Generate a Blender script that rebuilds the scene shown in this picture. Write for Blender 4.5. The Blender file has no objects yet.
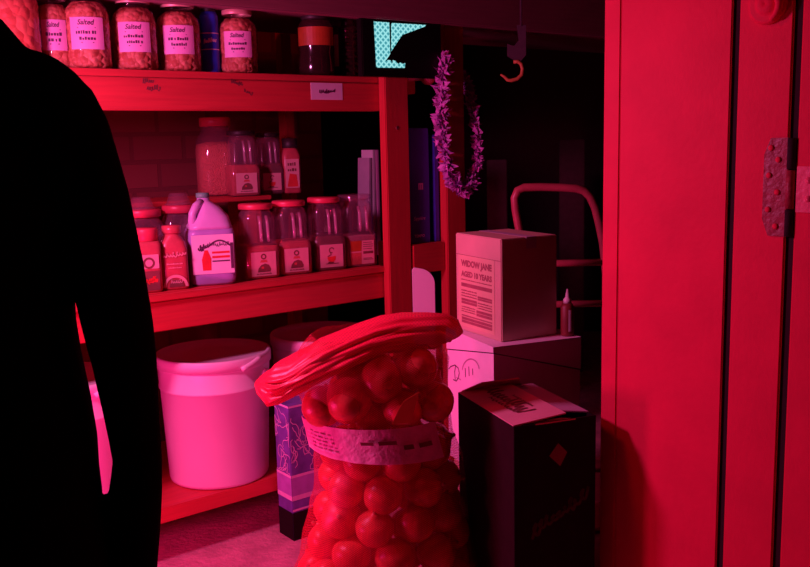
import bpy, bmesh, math, random
from mathutils import Vector, Matrix, noise

# ------------------------------------------------------------------ camera, light, exposure
FPX, W, H = 910.0, 810.0, 567.0
PITCH, ROLL, EYE = math.radians(8.8), math.radians(1.36), 1.2
_R0, _U0 = Vector((1, 0, 0)), Vector((0, math.sin(PITCH), math.cos(PITCH)))
FWD = Vector((0, math.cos(PITCH), -math.sin(PITCH)))
RGT = _R0 * math.cos(ROLL) - _U0 * math.sin(ROLL)
UPV = _U0 * math.cos(ROLL) + _R0 * math.sin(ROLL)
CAMP = Vector((0, 0, EYE))
scene = bpy.context.scene
COL = scene.collection
cam_data = bpy.data.cameras.new('camera')
cam_data.sensor_width = 36.0
cam_data.lens = 36.0 * FPX / W
cam_data.clip_start = 0.02
cam = bpy.data.objects.new('camera', cam_data)
COL.objects.link(cam)
_m = Matrix((RGT, UPV, -FWD)).transposed().to_4x4()
_m.translation = CAMP
cam.matrix_world = _m
scene.camera = cam

world = bpy.data.worlds.new('world')
scene.world = world
world.use_nodes = True
world.node_tree.nodes['Background'].inputs[0].default_value = (0.9, 0.03, 0.12, 1)
world.node_tree.nodes['Background'].inputs[1].default_value = 0.004


def area(name, loc, target, size, power, color, size_y=None):
    d = bpy.data.lights.new(name, 'AREA')
    d.shape = 'RECTANGLE'
    d.size, d.size_y = size, size_y or size
    d.energy, d.color = power, color
    o = bpy.data.objects.new(name, d)
    COL.objects.link(o)
    o.location = loc
    o.rotation_euler = (Vector(target) - Vector(loc)).to_track_quat('-Z', 'Y').to_euler()
    return o


area('pink_party_lamp', (-0.97, 1.84, 1.36), (0.0, 2.4, 0.85), 0.14, 13.5, (1.0, 0.165, 0.54))
area('magenta_floor_lamp', (-0.92, 1.70, 0.42), (-0.55, 2.6, 0.45), 0.16, 8.5, (1.0, 0.022, 0.24))
area('red_ceiling_lamp', (-1.20, 1.62, 2.25), (0.1, 2.2, 1.0), 0.3, 6.5, (1.0, 0.010, 0.04))
scene.view_settings.view_transform = 'Standard'
scene.view_settings.look = 'None'
scene.view_settings.gamma = 1
scene.view_settings.use_curve_mapping = False
scene.view_settings.exposure = 0.0


# ------------------------------------------------------------------ view helpers: where a sight line meets a real plane
def ray(px, py):
    return FWD + RGT * ((px - W / 2) / FPX) - UPV * ((py - H / 2) / FPX)


def hit(px, py, p0, n):
    d = ray(px, py)
    n = Vector(n)
    return CAMP + d * ((Vector(p0) - CAMP).dot(n) / d.dot(n))


def at_z(px, py, z):
    return hit(px, py, (0, 0, z), (0, 0, 1))


def at_y(px, py, y):
    return hit(px, py, (0, y, 0), (0, 1, 0))


# ------------------------------------------------------------------ materials
def new_mat(name):
    m = bpy.data.materials.new(name)
    m.use_nodes = True
    nt = m.node_tree
    return m, nt, nt.nodes['Principled BSDF'], nt.nodes['Material Output']


def mat(name, col, rough=0.5, metal=0.0, var=0.12, scale=30.0, bump=0.0, bscale=60.0, spec=0.5, sub=0.0, stretch=None):
    m, nt, b, out = new_mat(name)
    N, L = nt.nodes, nt.links
    tc = N.new('ShaderNodeTexCoord')
    src = tc.outputs['Object']
    if stretch:
        mp = N.new('ShaderNodeMapping')
        mp.inputs['Scale'].default_value = stretch
        L.new(src, mp.inputs['Vector'])
        src = mp.outputs['Vector']
    nz = N.new('ShaderNodeTexNoise')
    nz.inputs['Scale'].default_value = scale
    nz.inputs['Detail'].default_value = 4
    L.new(src, nz.inputs['Vector'])
    rp = N.new('ShaderNodeValToRGB')
    rp.color_ramp.elements[0].position = 0.3
    rp.color_ramp.elements[1].position = 0.7
    rp.color_ramp.elements[0].color = (*[max(0, c * (1 - var)) for c in col], 1)
    rp.color_ramp.elements[1].color = (*[min(1, c * (1 + var)) for c in col], 1)
    L.new(nz.outputs['Fac'], rp.inputs['Fac'])
    L.new(rp.outputs['Color'], b.inputs['Base Color'])
    b.inputs['Roughness'].default_value = rough
    b.inputs['Metallic'].default_value = metal
    b.inputs['Specular IOR Level'].default_value = spec
    if sub:
        b.inputs['Subsurface Weight'].default_value = sub
        b.inputs['Subsurface Radius'].default_value = (0.02, 0.01, 0.01)
    if bump:
        n2 = N.new('ShaderNodeTexNoise')
        n2.inputs['Scale'].default_value = bscale
        n2.inputs['Detail'].default_value = 5
        L.new(src, n2.inputs['Vector'])
        bp = N.new('ShaderNodeBump')
        bp.inputs['Strength'].default_value = bump
        bp.inputs['Distance'].default_value = 0.01
        L.new(n2.outputs['Fac'], bp.inputs['Height'])
        L.new(bp.outputs['Normal'], b.inputs['Normal'])
    return m


def clear_mat(name, tint, refl=0.5, rough=0.06, milky=0.0, milk=(0.8, 0.8, 0.8)):
    """thin clear plastic or glass: see-through with a Fresnel gloss"""
    m, nt, b, out = new_mat(name)
    N, L = nt.nodes, nt.links
    tr = N.new('ShaderNodeBsdfTransparent')
    tr.inputs['Color'].default_value = (*tint, 1)
    gl = N.new('ShaderNodeBsdfGlossy')
    gl.inputs['Roughness'].default_value = rough
    gl.inputs['Color'].default_value = (refl, refl, refl, 1)
    lw = N.new('ShaderNodeLayerWeight')
    lw.inputs['Blend'].default_value = 0.5
    pw = N.new('ShaderNodeMath')
    pw.operation = 'POWER'
    pw.inputs[1].default_value = 4.0
    L.new(lw.outputs['Facing'], pw.inputs[0])
    mr = N.new('ShaderNodeMapRange')
    mr.inputs['To Min'].default_value = 0.08
    mr.inputs['To Max'].default_value = 0.5
    L.new(pw.outputs[0], mr.inputs['Value'])
    mx = N.new('ShaderNodeMixShader')
    L.new(mr.outputs[0], mx.inputs[0])
    base = tr.outputs[0]
    if milky:
        df = N.new('ShaderNodeBsdfDiffuse')
        df.inputs['Color'].default_value = (*milk, 1)
        m2 = N.new('ShaderNodeMixShader')
        m2.inputs[0].default_value = milky
        L.new(base, m2.inputs[1])
        L.new(df.outputs[0], m2.inputs[2])
        base = m2.outputs[0]
    L.new(base, mx.inputs[1])
    L.new(gl.outputs[0], mx.inputs[2])
    L.new(mx.outputs[0], out.inputs['Surface'])
    return m


def chunk_mat(name, c1, c2, scale=90.0):
    m, nt, b, out = new_mat(name)
    N, L = nt.nodes, nt.links
    tc = N.new('ShaderNodeTexCoord')
    vo = N.new('ShaderNodeTexVoronoi')
    vo.inputs['Scale'].default_value = scale
    L.new(tc.outputs['Object'], vo.inputs['Vector'])
    sp = N.new('ShaderNodeSeparateColor')
    L.new(vo.outputs['Color'], sp.inputs[0])
    rp = N.new('ShaderNodeValToRGB')
    rp.color_ramp.elements[0].color = (*c1, 1)
    rp.color_ramp.elements[1].color = (*c2, 1)
    L.new(sp.outputs[0], rp.inputs['Fac'])
    L.new(rp.outputs['Color'], b.inputs['Base Color'])
    b.inputs['Roughness'].default_value = 0.55
    bp = N.new('ShaderNodeBump')
    bp.inputs['Strength'].default_value = 0.8
    bp.inputs['Distance'].default_value = 0.006
    bp.invert = True
    L.new(vo.outputs['Distance'], bp.inputs['Height'])
    L.new(bp.outputs['Normal'], b.inputs['Normal'])
    return m


def wood_mat(name, col, rough=0.55, axis=(2, 30, 30), var=0.1):
    return mat(name, col, rough, var=var, scale=3.0, bump=0.05, bscale=4.0, stretch=axis)


def net_mat(name, col, fine=130.0, cover=(0.42, 0.9)):
    """woven plastic netting: red strands with see-through holes"""
    m, nt, b, out = new_mat(name)
    N, L = nt.nodes, nt.links
    tc = N.new('ShaderNodeTexCoord')
    mxs = []
    for ang in (0.6, -0.6):
        mp = N.new('ShaderNodeMapping')
        mp.inputs['Rotation'].default_value = (0, ang, 0)
        L.new(tc.outputs['Object'], mp.inputs['Vector'])
        wv = N.new('ShaderNodeTexWave')
        wv.bands_direction = 'Z'
        wv.inputs['Scale'].default_value = fine / 3.0
        wv.inputs['Distortion'].default_value = 1.2
        wv.inputs['Detail Scale'].default_value = 0.3
        L.new(mp.outputs['Vector'], wv.inputs['Vector'])
        mxs.append(wv.outputs['Fac'])
    mm = N.new('ShaderNodeMath')
    mm.operation = 'MAXIMUM'
    L.new(mxs[0], mm.inputs[0])
    L.new(mxs[1], mm.inputs[1])
    mr = N.new('ShaderNodeMapRange')
    mr.inputs['From Min'].default_value = 0.55
    mr.inputs['From Max'].default_value = 0.95
    mr.inputs['To Min'].default_value = cover[0]
    mr.inputs['To Max'].default_value = cover[1]
    L.new(mm.outputs[0], mr.inputs['Value'])
    b.inputs['Base Color'].default_value = (*col, 1)
    b.inputs['Roughness'].default_value = 0.38
    L.new(mr.outputs[0], b.inputs['Alpha'])
    return m


def emit_mat(name, col, strength):
    m, nt, b, out = new_mat(name)
    N, L = nt.nodes, nt.links
    tc = N.new('ShaderNodeTexCoord')
    facs = []
    for ang in (0.75, -0.75):
        mp = N.new('ShaderNodeMapping')
        mp.inputs['Rotation'].default_value = (0, ang, 0)
        L.new(tc.outputs['Object'], mp.inputs['Vector'])
        wv = N.new('ShaderNodeTexWave')
        wv.bands_direction = 'Z'
        wv.inputs['Scale'].default_value = 23
        L.new(mp.outputs['Vector'], wv.inputs['Vector'])
        facs.append(wv.outputs['Fac'])
    mm = N.new('ShaderNodeMath')
    mm.operation = 'MAXIMUM'
    L.new(facs[0], mm.inputs[0])
    L.new(facs[1], mm.inputs[1])
    rp = N.new('ShaderNodeValToRGB')
    rp.color_ramp.elements[0].color = (0.05, 0.32, 0.38, 1)
    rp.color_ramp.elements[0].position = 0.45
    rp.color_ramp.elements[1].color = (*col, 1)
    rp.color_ramp.elements[1].position = 0.9
    L.new(mm.outputs[0], rp.inputs['Fac'])
    b.inputs['Base Color'].default_value = (0, 0, 0, 1)
    L.new(rp.outputs['Color'], b.inputs['Emission Color'])
    b.inputs['Emission Strength'].default_value = strength
    return m


def brick_mat(name, c1, c2, mortar):
    m, nt, b, out = new_mat(name)
    N, L = nt.nodes, nt.links
    tc = N.new('ShaderNodeTexCoord')
    mp = N.new('ShaderNodeMapping')
    mp.inputs['Rotation'].default_value = (math.radians(90), 0, 0)
    L.new(tc.outputs['Object'], mp.inputs['Vector'])
    br = N.new('ShaderNodeTexBrick')
    br.inputs['Color1'].default_value = (*c1, 1)
    br.inputs['Color2'].default_value = (*c2, 1)
    br.inputs['Mortar'].default_value = (*mortar, 1)
    br.inputs['Scale'].default_value = 2.6
    br.inputs['Mortar Size'].default_value = 0.02
    L.new(mp.outputs['Vector'], br.inputs['Vector'])
    L.new(br.outputs['Color'], b.inputs['Base Color'])
    b.inputs['Roughness'].default_value = 0.8
    bp = N.new('ShaderNodeBump')
    bp.inputs['Strength'].default_value = 0.6
    bp.inputs['Distance'].default_value = 0.01
    bp.invert = True
    L.new(br.outputs['Fac'], bp.inputs['Height'])
    L.new(bp.outputs['Normal'], b.inputs['Normal'])
    return m


M = dict(
    shelf=wood_mat('shelf_wood', (0.55, 0.04, 0.045)),
    shelf_up=wood_mat('shelf_wood_upright', (0.52, 0.035, 0.04), axis=(30, 30, 2)),
    header=wood_mat('header_paint', (0.26, 0.10, 0.12), var=0.1),
    door=mat('door_paint', (0.84, 0.035, 0.10), 0.55, var=0.07, scale=9, bump=0.08, bscale=70, spec=0.12),
    door_gap=mat('door_gap', (0.02, 0.01, 0.012), 0.9),
    hinge=mat('painted_iron', (0.34, 0.04, 0.06), 0.42, bump=0.25, bscale=90),
    hinge_light=mat('paler_painted_iron', (0.95, 0.16, 0.25), 0.4, bump=0.15, bscale=90),  # paler red than the other hinge leaf
    floor=mat('worn_concrete', (0.62, 0.30, 0.33), 0.75, var=0.2, scale=14, bump=0.5, bscale=60),
    wall=brick_mat('painted_brick', (0.29, 0.05, 0.055), (0.26, 0.045, 0.05), (0.21, 0.037, 0.042)),
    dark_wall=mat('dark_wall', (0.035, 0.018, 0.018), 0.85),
    ceiling=mat('dark_ceiling', (0.10, 0.05, 0.05), 0.9),
    white_plastic=mat('white_plastic', (0.82, 0.80, 0.80), 0.42, var=0.02, scale=6),
    paper=mat('label_paper', (0.80, 0.76, 0.80), 0.6, var=0.03),
    jar_paper=mat('jar_label_paper', (0.88, 0.42, 0.72), 0.55, var=0.03),
    spice_paper=mat('spice_label_paper', (0.74, 0.36, 0.36), 0.6, var=0.05),
    ink=mat('ink', (0.10, 0.035, 0.09), 0.6),
    ink_brown=mat('brown_ink', (0.20, 0.05, 0.05), 0.7),
    ink_red=mat('red_ink', (0.70, 0.03, 0.03), 0.6),
    ink_faint=mat('faint_ink', (0.45, 0.33, 0.42), 0.7),
    white_ink=mat('white_ink', (0.8, 0.78, 0.85), 0.6),
    glass=clear_mat('clear_glass', (0.93, 0.92, 0.93), 0.55),
    clear=clear_mat('clear_plastic', (0.92, 0.82, 0.85), 1.0, 0.07, 0.11, (0.8, 0.4, 0.55)),
    grip=clear_mat('moulded_grip_glint', (0.9, 0.75, 0.8), 1.0, 0.12, 0.35, (0.9, 0.6, 0.75)),  # milky pink puts the grip's bright highlights into the colour
    dark_glass=mat('dark_glass', (0.035, 0.012, 0.012), 0.12, spec=0.8),
    snack=chunk_mat('snack_pieces', (0.55, 0.12, 0.07), (0.88, 0.32, 0.20), 70),
    candy=chunk_mat('large_snack_pieces', (0.82, 0.14, 0.09), (0.95, 0.26, 0.16), 48),
    grain=chunk_mat('fine_grain', (0.92, 0.22, 0.15), (0.98, 0.30, 0.21), 260),
    spice=mat('ground_spice', (0.60, 0.09, 0.08), 0.9, var=0.1, bump=0.4, bscale=200),
    spice_dark=mat('dark_spice', (0.16, 0.05, 0.03), 0.9, var=0.2, bump=0.4, bscale=200),
    spice_pale=mat('pale_spice', (0.40, 0.20, 0.20), 0.9, var=0.1, bump=0.3, bscale=200),
    lid_red=mat('red_lid_plastic', (0.66, 0.05, 0.10), 0.4, var=0.04),
    lid_gold=mat('gold_lid', (0.72, 0.42, 0.34), 0.4, 0.2),
    lid_dark=mat('dark_lid', (0.03, 0.02, 0.02), 0.5),
    sauce=mat('red_bottle_plastic', (0.52, 0.08, 0.10), 0.3),
    jug=mat('milky_jug_plastic', (0.62, 0.46, 0.74), 0.32, var=0.03, sub=0.1),
    jug_liquid=mat('filled_jug_plastic', (0.42, 0.32, 0.66), 0.3, var=0.05),
    cap_green=mat('green_cap', (0.14, 0.45, 0.28), 0.5),
    blue=mat('blue_label', (0.04, 0.10, 0.95), 0.35),
    binder=mat('blue_binder', (0.07, 0.055, 0.40), 0.5, var=0.08),
    binder2=mat('deep_blue_binder', (0.05, 0.06, 0.50), 0.4),
    orange=mat('orange_label', (0.46, 0.08, 0.02), 0.45),
    black_plastic=mat('black_plastic', (0.006, 0.005, 0.005), 0.45, spec=0.2),
    black_card=mat('black_carton', (0.012, 0.006, 0.007), 0.85, spec=0.15),
    black_card_left=mat('black_carton_left', (0.02, 0.006, 0.008), 0.8, spec=0.15),  # left wall only, slightly redder than the other walls
    screen=emit_mat('cyan_screen', (0.33, 0.80, 0.82), 1.0),
    screen_rim=mat('screen_off', (0.004, 0.004, 0.005), 0.3),
    kraft=mat('kraft_cardboard', (0.66, 0.50, 0.36), 0.8, var=0.06, scale=12),
    kraft_panel=mat('printed_panel', (0.72, 0.58, 0.36), 0.8, var=0.05, scale=12),
    kraft_ink=mat('kraft_print', (0.33, 0.13, 0.13), 0.8),
    flap=mat('flap_board', (0.72, 0.40, 0.42), 0.8, var=0.06, scale=14),
    flap_grey=mat('grey_flap_board', (0.50, 0.42, 0.50), 0.8, var=0.05),
    white_card=mat('white_carton', (0.90, 0.86, 0.92), 0.65, var=0.03),
    onion=mat('onion_skin', (0.80, 0.10, 0.08), 0.33, var=0.28, scale=9, stretch=(6, 6, 1), bump=0.1),
    onion_tip=mat('onion_tip', (0.45, 0.20, 0.10), 0.7),
    net=net_mat('red_netting', (0.72, 0.02, 0.05), 250, (0.16, 0.52)),
    net_top=net_mat('red_netting_gathered', (0.97, 0.03, 0.09), 220, (0.74, 0.97)),
    band=mat('band_paper', (0.88, 0.50, 0.66), 0.45, var=0.12, scale=40, bump=0.3, bscale=80),
    purple=mat('purple_print', (0.16, 0.10, 0.42), 0.5, var=0.3, scale=20),
    purple_light=mat('light_purple_print', (0.40, 0.22, 0.62), 0.5, var=0.12),
    crackle=mat('white_crackle', (0.75, 0.55, 0.80), 0.6),
    petal=mat('purple_petal', (0.55, 0.20, 0.62), 0.5, var=0.4, scale=60),
    truck=mat('red_truck_paint', (0.42, 0.09, 0.11), 0.35),
    rubber=mat('black_rubber', (0.012, 0.01, 0.01), 0.8),
    grey=mat('grey_plastic', (0.06, 0.045, 0.055), 0.6),
    cord_orange=mat('orange_cord', (0.5, 0.24, 0.07), 0.5),
    cloth_black=mat('black_cloth', (0.0035, 0.003, 0.003), 0.95, spec=0.05, bump=0.1, bscale=300),
    skin=mat('skin', (0.45, 0.26, 0.19), 0.5),
    hair=mat('dark_hair', (0.01, 0.007, 0.006), 0.6),
    dark_red=mat('dark_red_plastic', (0.22, 0.03, 0.03), 0.5),
    crate=mat('dark_blue_crate', (0.03, 0.03, 0.10), 0.6),
)


# ------------------------------------------------------------------ mesh builder
class MB:
    def __init__(s):
        s.v, s.f, s.mi, s.sm = [], [], [], []

    def add(s, verts, faces, mi=0, smooth=False, T=None):
        o = len(s.v)
        s.v += [tuple(T @ Vector(p)) if T else tuple(p) for p in verts]
        s.f += [[o + i for i in f] for f in faces]
        s.mi += [mi] * len(faces)
        s.sm += [smooth] * len(faces)

    def box(s, lo, hi, mi=0, bev=0.0, T=None):
        bm = bmesh.new()
        bmesh.ops.create_cube(bm, size=1.0)
        for v in bm.verts:
            v.co = Vector([lo[i] + (v.co[i] + 0.5) * (hi[i] - lo[i]) for i in range(3)])
        if bev:
            bmesh.ops.bevel(bm, geom=list(bm.edges), offset=bev, segments=2, affect='EDGES')
        bm.verts.index_update()
        s.add([v.co[:] for v in bm.verts], [[v.index for v in f.verts] for f in bm.faces], mi, False, T)
        bm.free()

    def loft(s, secs, seg=32, mi=0, cap=(True, True), smooth=True, T=None, disp=None):
        """secs: (z, rx, ry, n, cx, cy); n=2 round, higher squarer"""
        vs, fs = [], []
        for sec in secs:
            z, rx, ry, n, cx, cy = (list(sec) + [2, 0, 0])[:6] if len(sec) < 6 else sec
            for k in range(seg):
                t = 2 * math.pi * k / seg
                c, q = math.cos(t), math.sin(t)
                p = Vector((cx + rx * math.copysign(abs(c) ** (2 / n), c), cy + ry * math.copysign(abs(q) ** (2 / n), q), z))
                if disp:
                    p = disp(p, Vector((c, q, 0)))
                vs.append(p)
        for i in range(len(secs) - 1):
            for k in range(seg):
                a, b = i * seg + k, i * seg + (k + 1) % seg
                fs.append([a, b, b + seg, a + seg])
        if cap[0]:
            fs.append(list(range(seg))[::-1])
        if cap[1]:
            fs.append([(len(secs) - 1) * seg + k for k in range(seg)])
        s.add(vs, fs, mi, smooth, T)

    def lathe(s, prof, seg=32, mi=0, cap=(True, True), smooth=True, T=None, disp=None):
        s.loft([(z, r, r, 2, 0, 0) for r, z in prof], seg, mi, cap, smooth, T, disp)

    def tube(s, pts, r, seg=10, mi=0, closed=False, flat=1.0, T=None):
        pts = [Vector(p) for p in pts]
        rs = r if isinstance(r, (list, tuple)) else [r] * len(pts)
        n = len(pts)
        vs, fs = [], []
        up = Vector((0, 0, 1))
        prev = None
        for i, p in enumerate(pts):
            if closed:
                t = pts[(i + 1) % n] - pts[i - 1]
            else:
                t = pts[min(i + 1, n - 1)] - pts[max(i - 1, 0)]
            t.normalize()
            if prev is None:
                ref = up if abs(t.z) < 0.9 else Vector((0, 1, 0))
                e1 = t.cross(ref).normalized()
            else:
                e1 = (prev - t * prev.dot(t)).normalized()
            prev = e1
            e2 = t.cross(e1)
            for k in range(seg):
                a = 2 * math.pi * k / seg
                vs.append(p + e1 * math.cos(a) * rs[i] + e2 * math.sin(a) * rs[i] * flat)
        for i in range(n if closed else n - 1):
            j = (i + 1) % n
            for k in range(seg):
                fs.append([i * seg + k, i * seg + (k + 1) % seg, j * seg + (k + 1) % seg, j * seg + k])
        if not closed:
            fs.append(list(range(seg))[::-1])
            fs.append([(n - 1) * seg + k for k in range(seg)])
        s.add(vs, fs, mi, True, T)

    def slab(s, quad, th, mi=0, n=None):
        """a plate with thickness from a planar polygon (world or local points), extruded along -normal"""
        q = [Vector(p) for p in quad]
        nn = n or (q[1] - q[0]).cross(q[2] - q[0]).normalized()
        k = len(q)
        vs = q + [p - nn * th for p in q]
        fs = [list(range(k)), [2 * k - 1 - i for i in range(k)]]
        for i in range(k):
            j = (i + 1) % k
            fs.append([i, i + k, j + k, j])
        s.add(vs, fs, mi)

    def poly2(s, polys, mp, mi=0, off=0.0):
        for vs, fs in polys:
            s.add([mp(x, y, off) for x, y in vs], fs, mi)

    def build(s, name, mats, parent=None, loc=None, rotz=0.0):
        me = bpy.data.meshes.new(name)
        me.from_pydata([tuple(v) for v in s.v], [], s.f)
        if not isinstance(mats, (list, tuple)):
            mats = [mats]
        for m in mats:
            me.materials.append(m)
        for p, i, sm in zip(me.polygons, s.mi, s.sm):
            p.material_index = i
            p.use_smooth = sm
        bm = bmesh.new()
        bm.from_mesh(me)
        bmesh.ops.recalc_face_normals(bm, faces=bm.faces)
        bm.to_mesh(me)
        bm.free()
        o = bpy.data.objects.new(name, me)
        COL.objects.link(o)
        if parent:
            o.parent = parent
        if loc is not None:
            o.location = loc
        o.rotation_euler = (0, 0, rotz)
        return o


def tag(o, label, cat, group=None):
    o['label'], o['category'] = label, cat
    if group:
        o['group'] = group
    return o


def thing(name, label, cat, loc=(0, 0, 0), rotz=0.0, group=None):
    o = bpy.data.objects.new(name, None)
    COL.objects.link(o)
    o.empty_display_size = 0.05
    o.location, o.rotation_euler = loc, (0, 0, rotz)
    return tag(o, label, cat, group)


def struct(name, mb, mats, parent=None, loc=None, rotz=0.0):
    o = mb.build(name, mats, parent, loc, rotz)
    if not parent:
        o['kind'] = 'structure'
    return o


def dup(root, loc, rotz, label, group=None):
    r = root.copy()
    COL.objects.link(r)
    r.location, r.rotation_euler = loc, (0, 0, rotz)
    r['label'] = label
    if group:
        r['group'] = group
    for ch in list(root.children):
        c = ch.copy()
        COL.objects.link(c)
        c.parent = r
        for g in list(ch.children):
            d = g.copy()
            COL.objects.link(d)
            d.parent = c
    return r


# ---- flat print: shapes in 2-D, mapped on to a panel or a round jar
def text2(body, w, h, cx=0.0, cy=0.0, shear=0.0, bold=0.0):
    cu = bpy.data.curves.new('t', 'FONT')
    cu.body = body
    cu.size = 1.0
    cu.shear = shear
    cu.offset = bold
    cu.resolution_u = 3
    o = bpy.data.objects.new('t', cu)
    COL.objects.link(o)
    dg = bpy.context.evaluated_depsgraph_get()
    me = bpy.data.meshes.new_from_object(o.evaluated_get(dg))
    vs = [(v.co.x, v.co.y) for v in me.vertices]
    fs = [list(p.vertices) for p in me.polygons]
    bpy.data.objects.remove(o)
    bpy.data.curves.remove(cu)
    bpy.data.meshes.remove(me)
    x0, x1 = min(v[0] for v in vs), max(v[0] for v in vs)
    y0, y1 = min(v[1] for v in vs), max(v[1] for v in vs)
    return [([(cx + ((x - x0) / (x1 - x0) - 0.5) * w, cy + ((y - y0) / (y1 - y0) - 0.5) * h) for x, y in vs], fs)]


def rect2(x0, y0, x1, y1, nx=1):
    vs, fs = [], []
    for i in range(nx + 1):
        x = x0 + (x1 - x0) * i / nx
        vs += [(x, y0), (x, y1)]
    for i in range(nx):
        fs.append([2 * i, 2 * i + 2, 2 * i + 3, 2 * i + 1])
    return [(vs, fs)]


def stroke2(pts, w):
    vs, fs = [], []
    n = len(pts)
    for i, (x, y) in enumerate(pts):
        ax, ay = pts[max(i - 1, 0)]
        bx, by = pts[min(i + 1, n - 1)]
        dx, dy = bx - ax, by - ay
        l = math.hypot(dx, dy) or 1
        nx, ny = -dy / l * w / 2, dx / l * w / 2
        vs += [(x + nx, y + ny), (x - nx, y - ny)]
    for i in range(n - 1):
        fs.append([2 * i, 2 * i + 1, 2 * i + 3, 2 * i + 2])
    return [(vs, fs)]


def scrawl2(cx, cy, w, h, n, lw, seed, tilt=0.0):
    """uneven handwriting stroke"""
    r = random.Random(seed)
    key = []
    m = n * 2
    for i in range(m):
        x = -w / 2 + w * i / (m - 1)
        st = w / (m - 1)
        lo, hi = -h / 2 * r.uniform(.35, .7), h / 2 * r.choice((.2, .3, .35, 1.0, .9))
        if r.random() < .15:
            lo = -h / 2
        key += [(x, lo), (x + st * r.uniform(.2, .75), hi), (x + st * r.uniform(.1, .45), hi * .6 + lo * .2)]
    pts = []
    for i in range(len(key) - 1):
        p0, p1, p2, p3 = key[max(i - 1, 0)], key[i], key[i + 1], key[min(i + 2, len(key) - 1)]
        for k in range(5):
            t = k / 5
            q = [.5 * (2 * p1[j] + (p2[j] - p0[j]) * t + (2 * p0[j] - 5 * p1[j] + 4 * p2[j] - p3[j]) * t * t + (3 * p1[j] - p0[j] - 3 * p2[j] + p3[j]) * t ** 3) for j in (0, 1)]
            pts.append((cx + q[0], cy + q[1] + q[0] * tilt))
    return stroke2(pts, lw)


def print2(cx, cy, w, h, seed):
    """a line of tiny print, too small to read"""
    r = random.Random(seed)
    out, x = [], -w / 2
    while x < w / 2 - h * 0.3:
        l = min(r.uniform(0.35, 0.75) * h, w / 2 - x)
        hh = h * r.uniform(0.6, 1.0)
        out += rect2(cx + x, cy - h / 2, cx + x + l, cy - h / 2 + hh)
        x += l + h * (0.2 if r.random() < 0.85 else 0.5)
    return out


def ring2(cx, cy, r0, r1, a0=0, a1=360, n=28):
    vs, fs = [], []
    for i in range(n + 1):
        a = math.radians(a0 + (a1 - a0) * i / n)
        vs += [(cx + r0 * math.cos(a), cy + r0 * math.sin(a)), (cx + r1 * math.cos(a), cy + r1 * math.sin(a))]
    for i in range(n):
        fs.append([2 * i, 2 * i + 1, 2 * i + 3, 2 * i + 2])
    return [(vs, fs)]


def blob2(pts):
    return [(pts, [list(range(len(pts)))])]


def cyl_map(r, z0):
    return lambda x, y, o: ((r + o) * math.sin(x / r), -(r + o) * math.cos(x / r), z0 + y)


def front_map(yf, z0, x0=0.0):
    return lambda x, y, o: (x0 + x, yf - o, z0 + y)


# ------------------------------------------------------------------ shelf frame of reference
TH = math.radians(38.0)
AV, BV = Vector((math.cos(TH), math.sin(TH), 0)), Vector((-math.sin(TH), math.cos(TH), 0))
S0 = at_y(380, 110, 3.0)
S0 = Vector((S0.x, S0.y, 0))


def S(u, v, w=0.0):
    return S0 + AV * u + BV * v + Vector((0, 0, w))


def on_v(px, py, v):
    """(u, height, depth) where the sight line meets the plane v behind the shelf front"""
    p = hit(px, py, S(0, v), BV)
    return (p - S0).dot(AV), p.z, p.y


H1 = on_v(374, 77, 0)[1]
H1B = on_v(374, 111, 0)[1]
H2 = on_v(374, 267, 0)[1]
H2B = on_v(374, 299, 0)[1]
H3B = on_v(280, 490, 0)[1]
H3 = H3B + 0.045
HT = on_v(360, 19, -0.06)[1]
UL, UR, VD = -2.4, 0.0, 0.58
print('SHELF heights', H1, H1B, H2, H2B, H3B, HT, 'S0', S0)

# ------------------------------------------------------------------ the setting
mb = MB()
mb.box((-3.2, -1.5, -0.05), (2.6, 6.2, 0.0))
struct('floor', mb, M['floor'])
mb = MB()
mb.box((-3.2, -1.5, 2.55), (2.6, 6.2, 2.6))
struct('ceiling', mb, M['ceiling'])
mb = MB()
mb.box((-2.45, VD + 0.08, 0), (0.20, VD + 0.16, 2.55))
struct('wall_back', mb, M['wall'], loc=S0, rotz=TH)
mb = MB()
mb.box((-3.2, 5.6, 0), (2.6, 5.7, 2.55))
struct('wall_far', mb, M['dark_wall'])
mb = MB()
mb.box((-2.0, -0.10, HT), (2.4, -0.06, HT + 0.30), bev=0.004)
mb.box((-2.0, -0.058, HT + 0.02), (2.4, 0.5, HT + 0.06))
struct('trim_1', mb, M['header'], loc=S0, rotz=TH)['label'] = 'dark painted header board above the shelves'

# door wall: at right angles to the shelf, coming towards the camera
DP = at_y(602, 283, 1.95)
DP = Vector((DP.x, DP.y, 0))
DM, DN = -BV, -AV          # along the door (to the right, nearer), and its face normal


def on_door(px, py):
    p = hit(px, py, DP, DN)
    return (p - DP).dot(DM), p.z


DTH = math.atan2(DM.y, DM.x)
d_strip = on_door(618, 283)[0]
g1a, g1b = on_door(724, 283)[0], on_door(731, 283)[0]
g2a, g2b = on_door(783, 283)[0], on_door(792, 283)[0]
mb = MB()     # local: x along, y into the wall, z up
mb.box((0.0, -0.001, 0), (d_strip - 0.0006, 0.006, 2.5), bev=0.0025)
mb.box((0.0, 0.006, 0), (0.02, 0.045, 2.5), bev=0.001)
struct('trim_2', mb, M['door'], loc=DP, rotz=DTH)['label'] = 'narrow red painted edge strip of the board door'
door = bpy.data.objects.new('door_1', None)
COL.objects.link(door)
door.location, door.rotation_euler = DP, (0, 0, DTH)
door['kind'] = 'structure'
door['label'] = 'red painted board door with iron hinge'
mb = MB()
mb.box((d_strip, 0.0, 0), (g1a, 0.007, 2.5), bev=0.002)
mb.build('wide_board', M['door'], door)
mb = MB()
mb.box((g1b, 0.0, 0), (g2a, 0.007, 2.5), bev=0.003)
mb.build('narrow_board', M['door'], door)
mb = MB()
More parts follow.
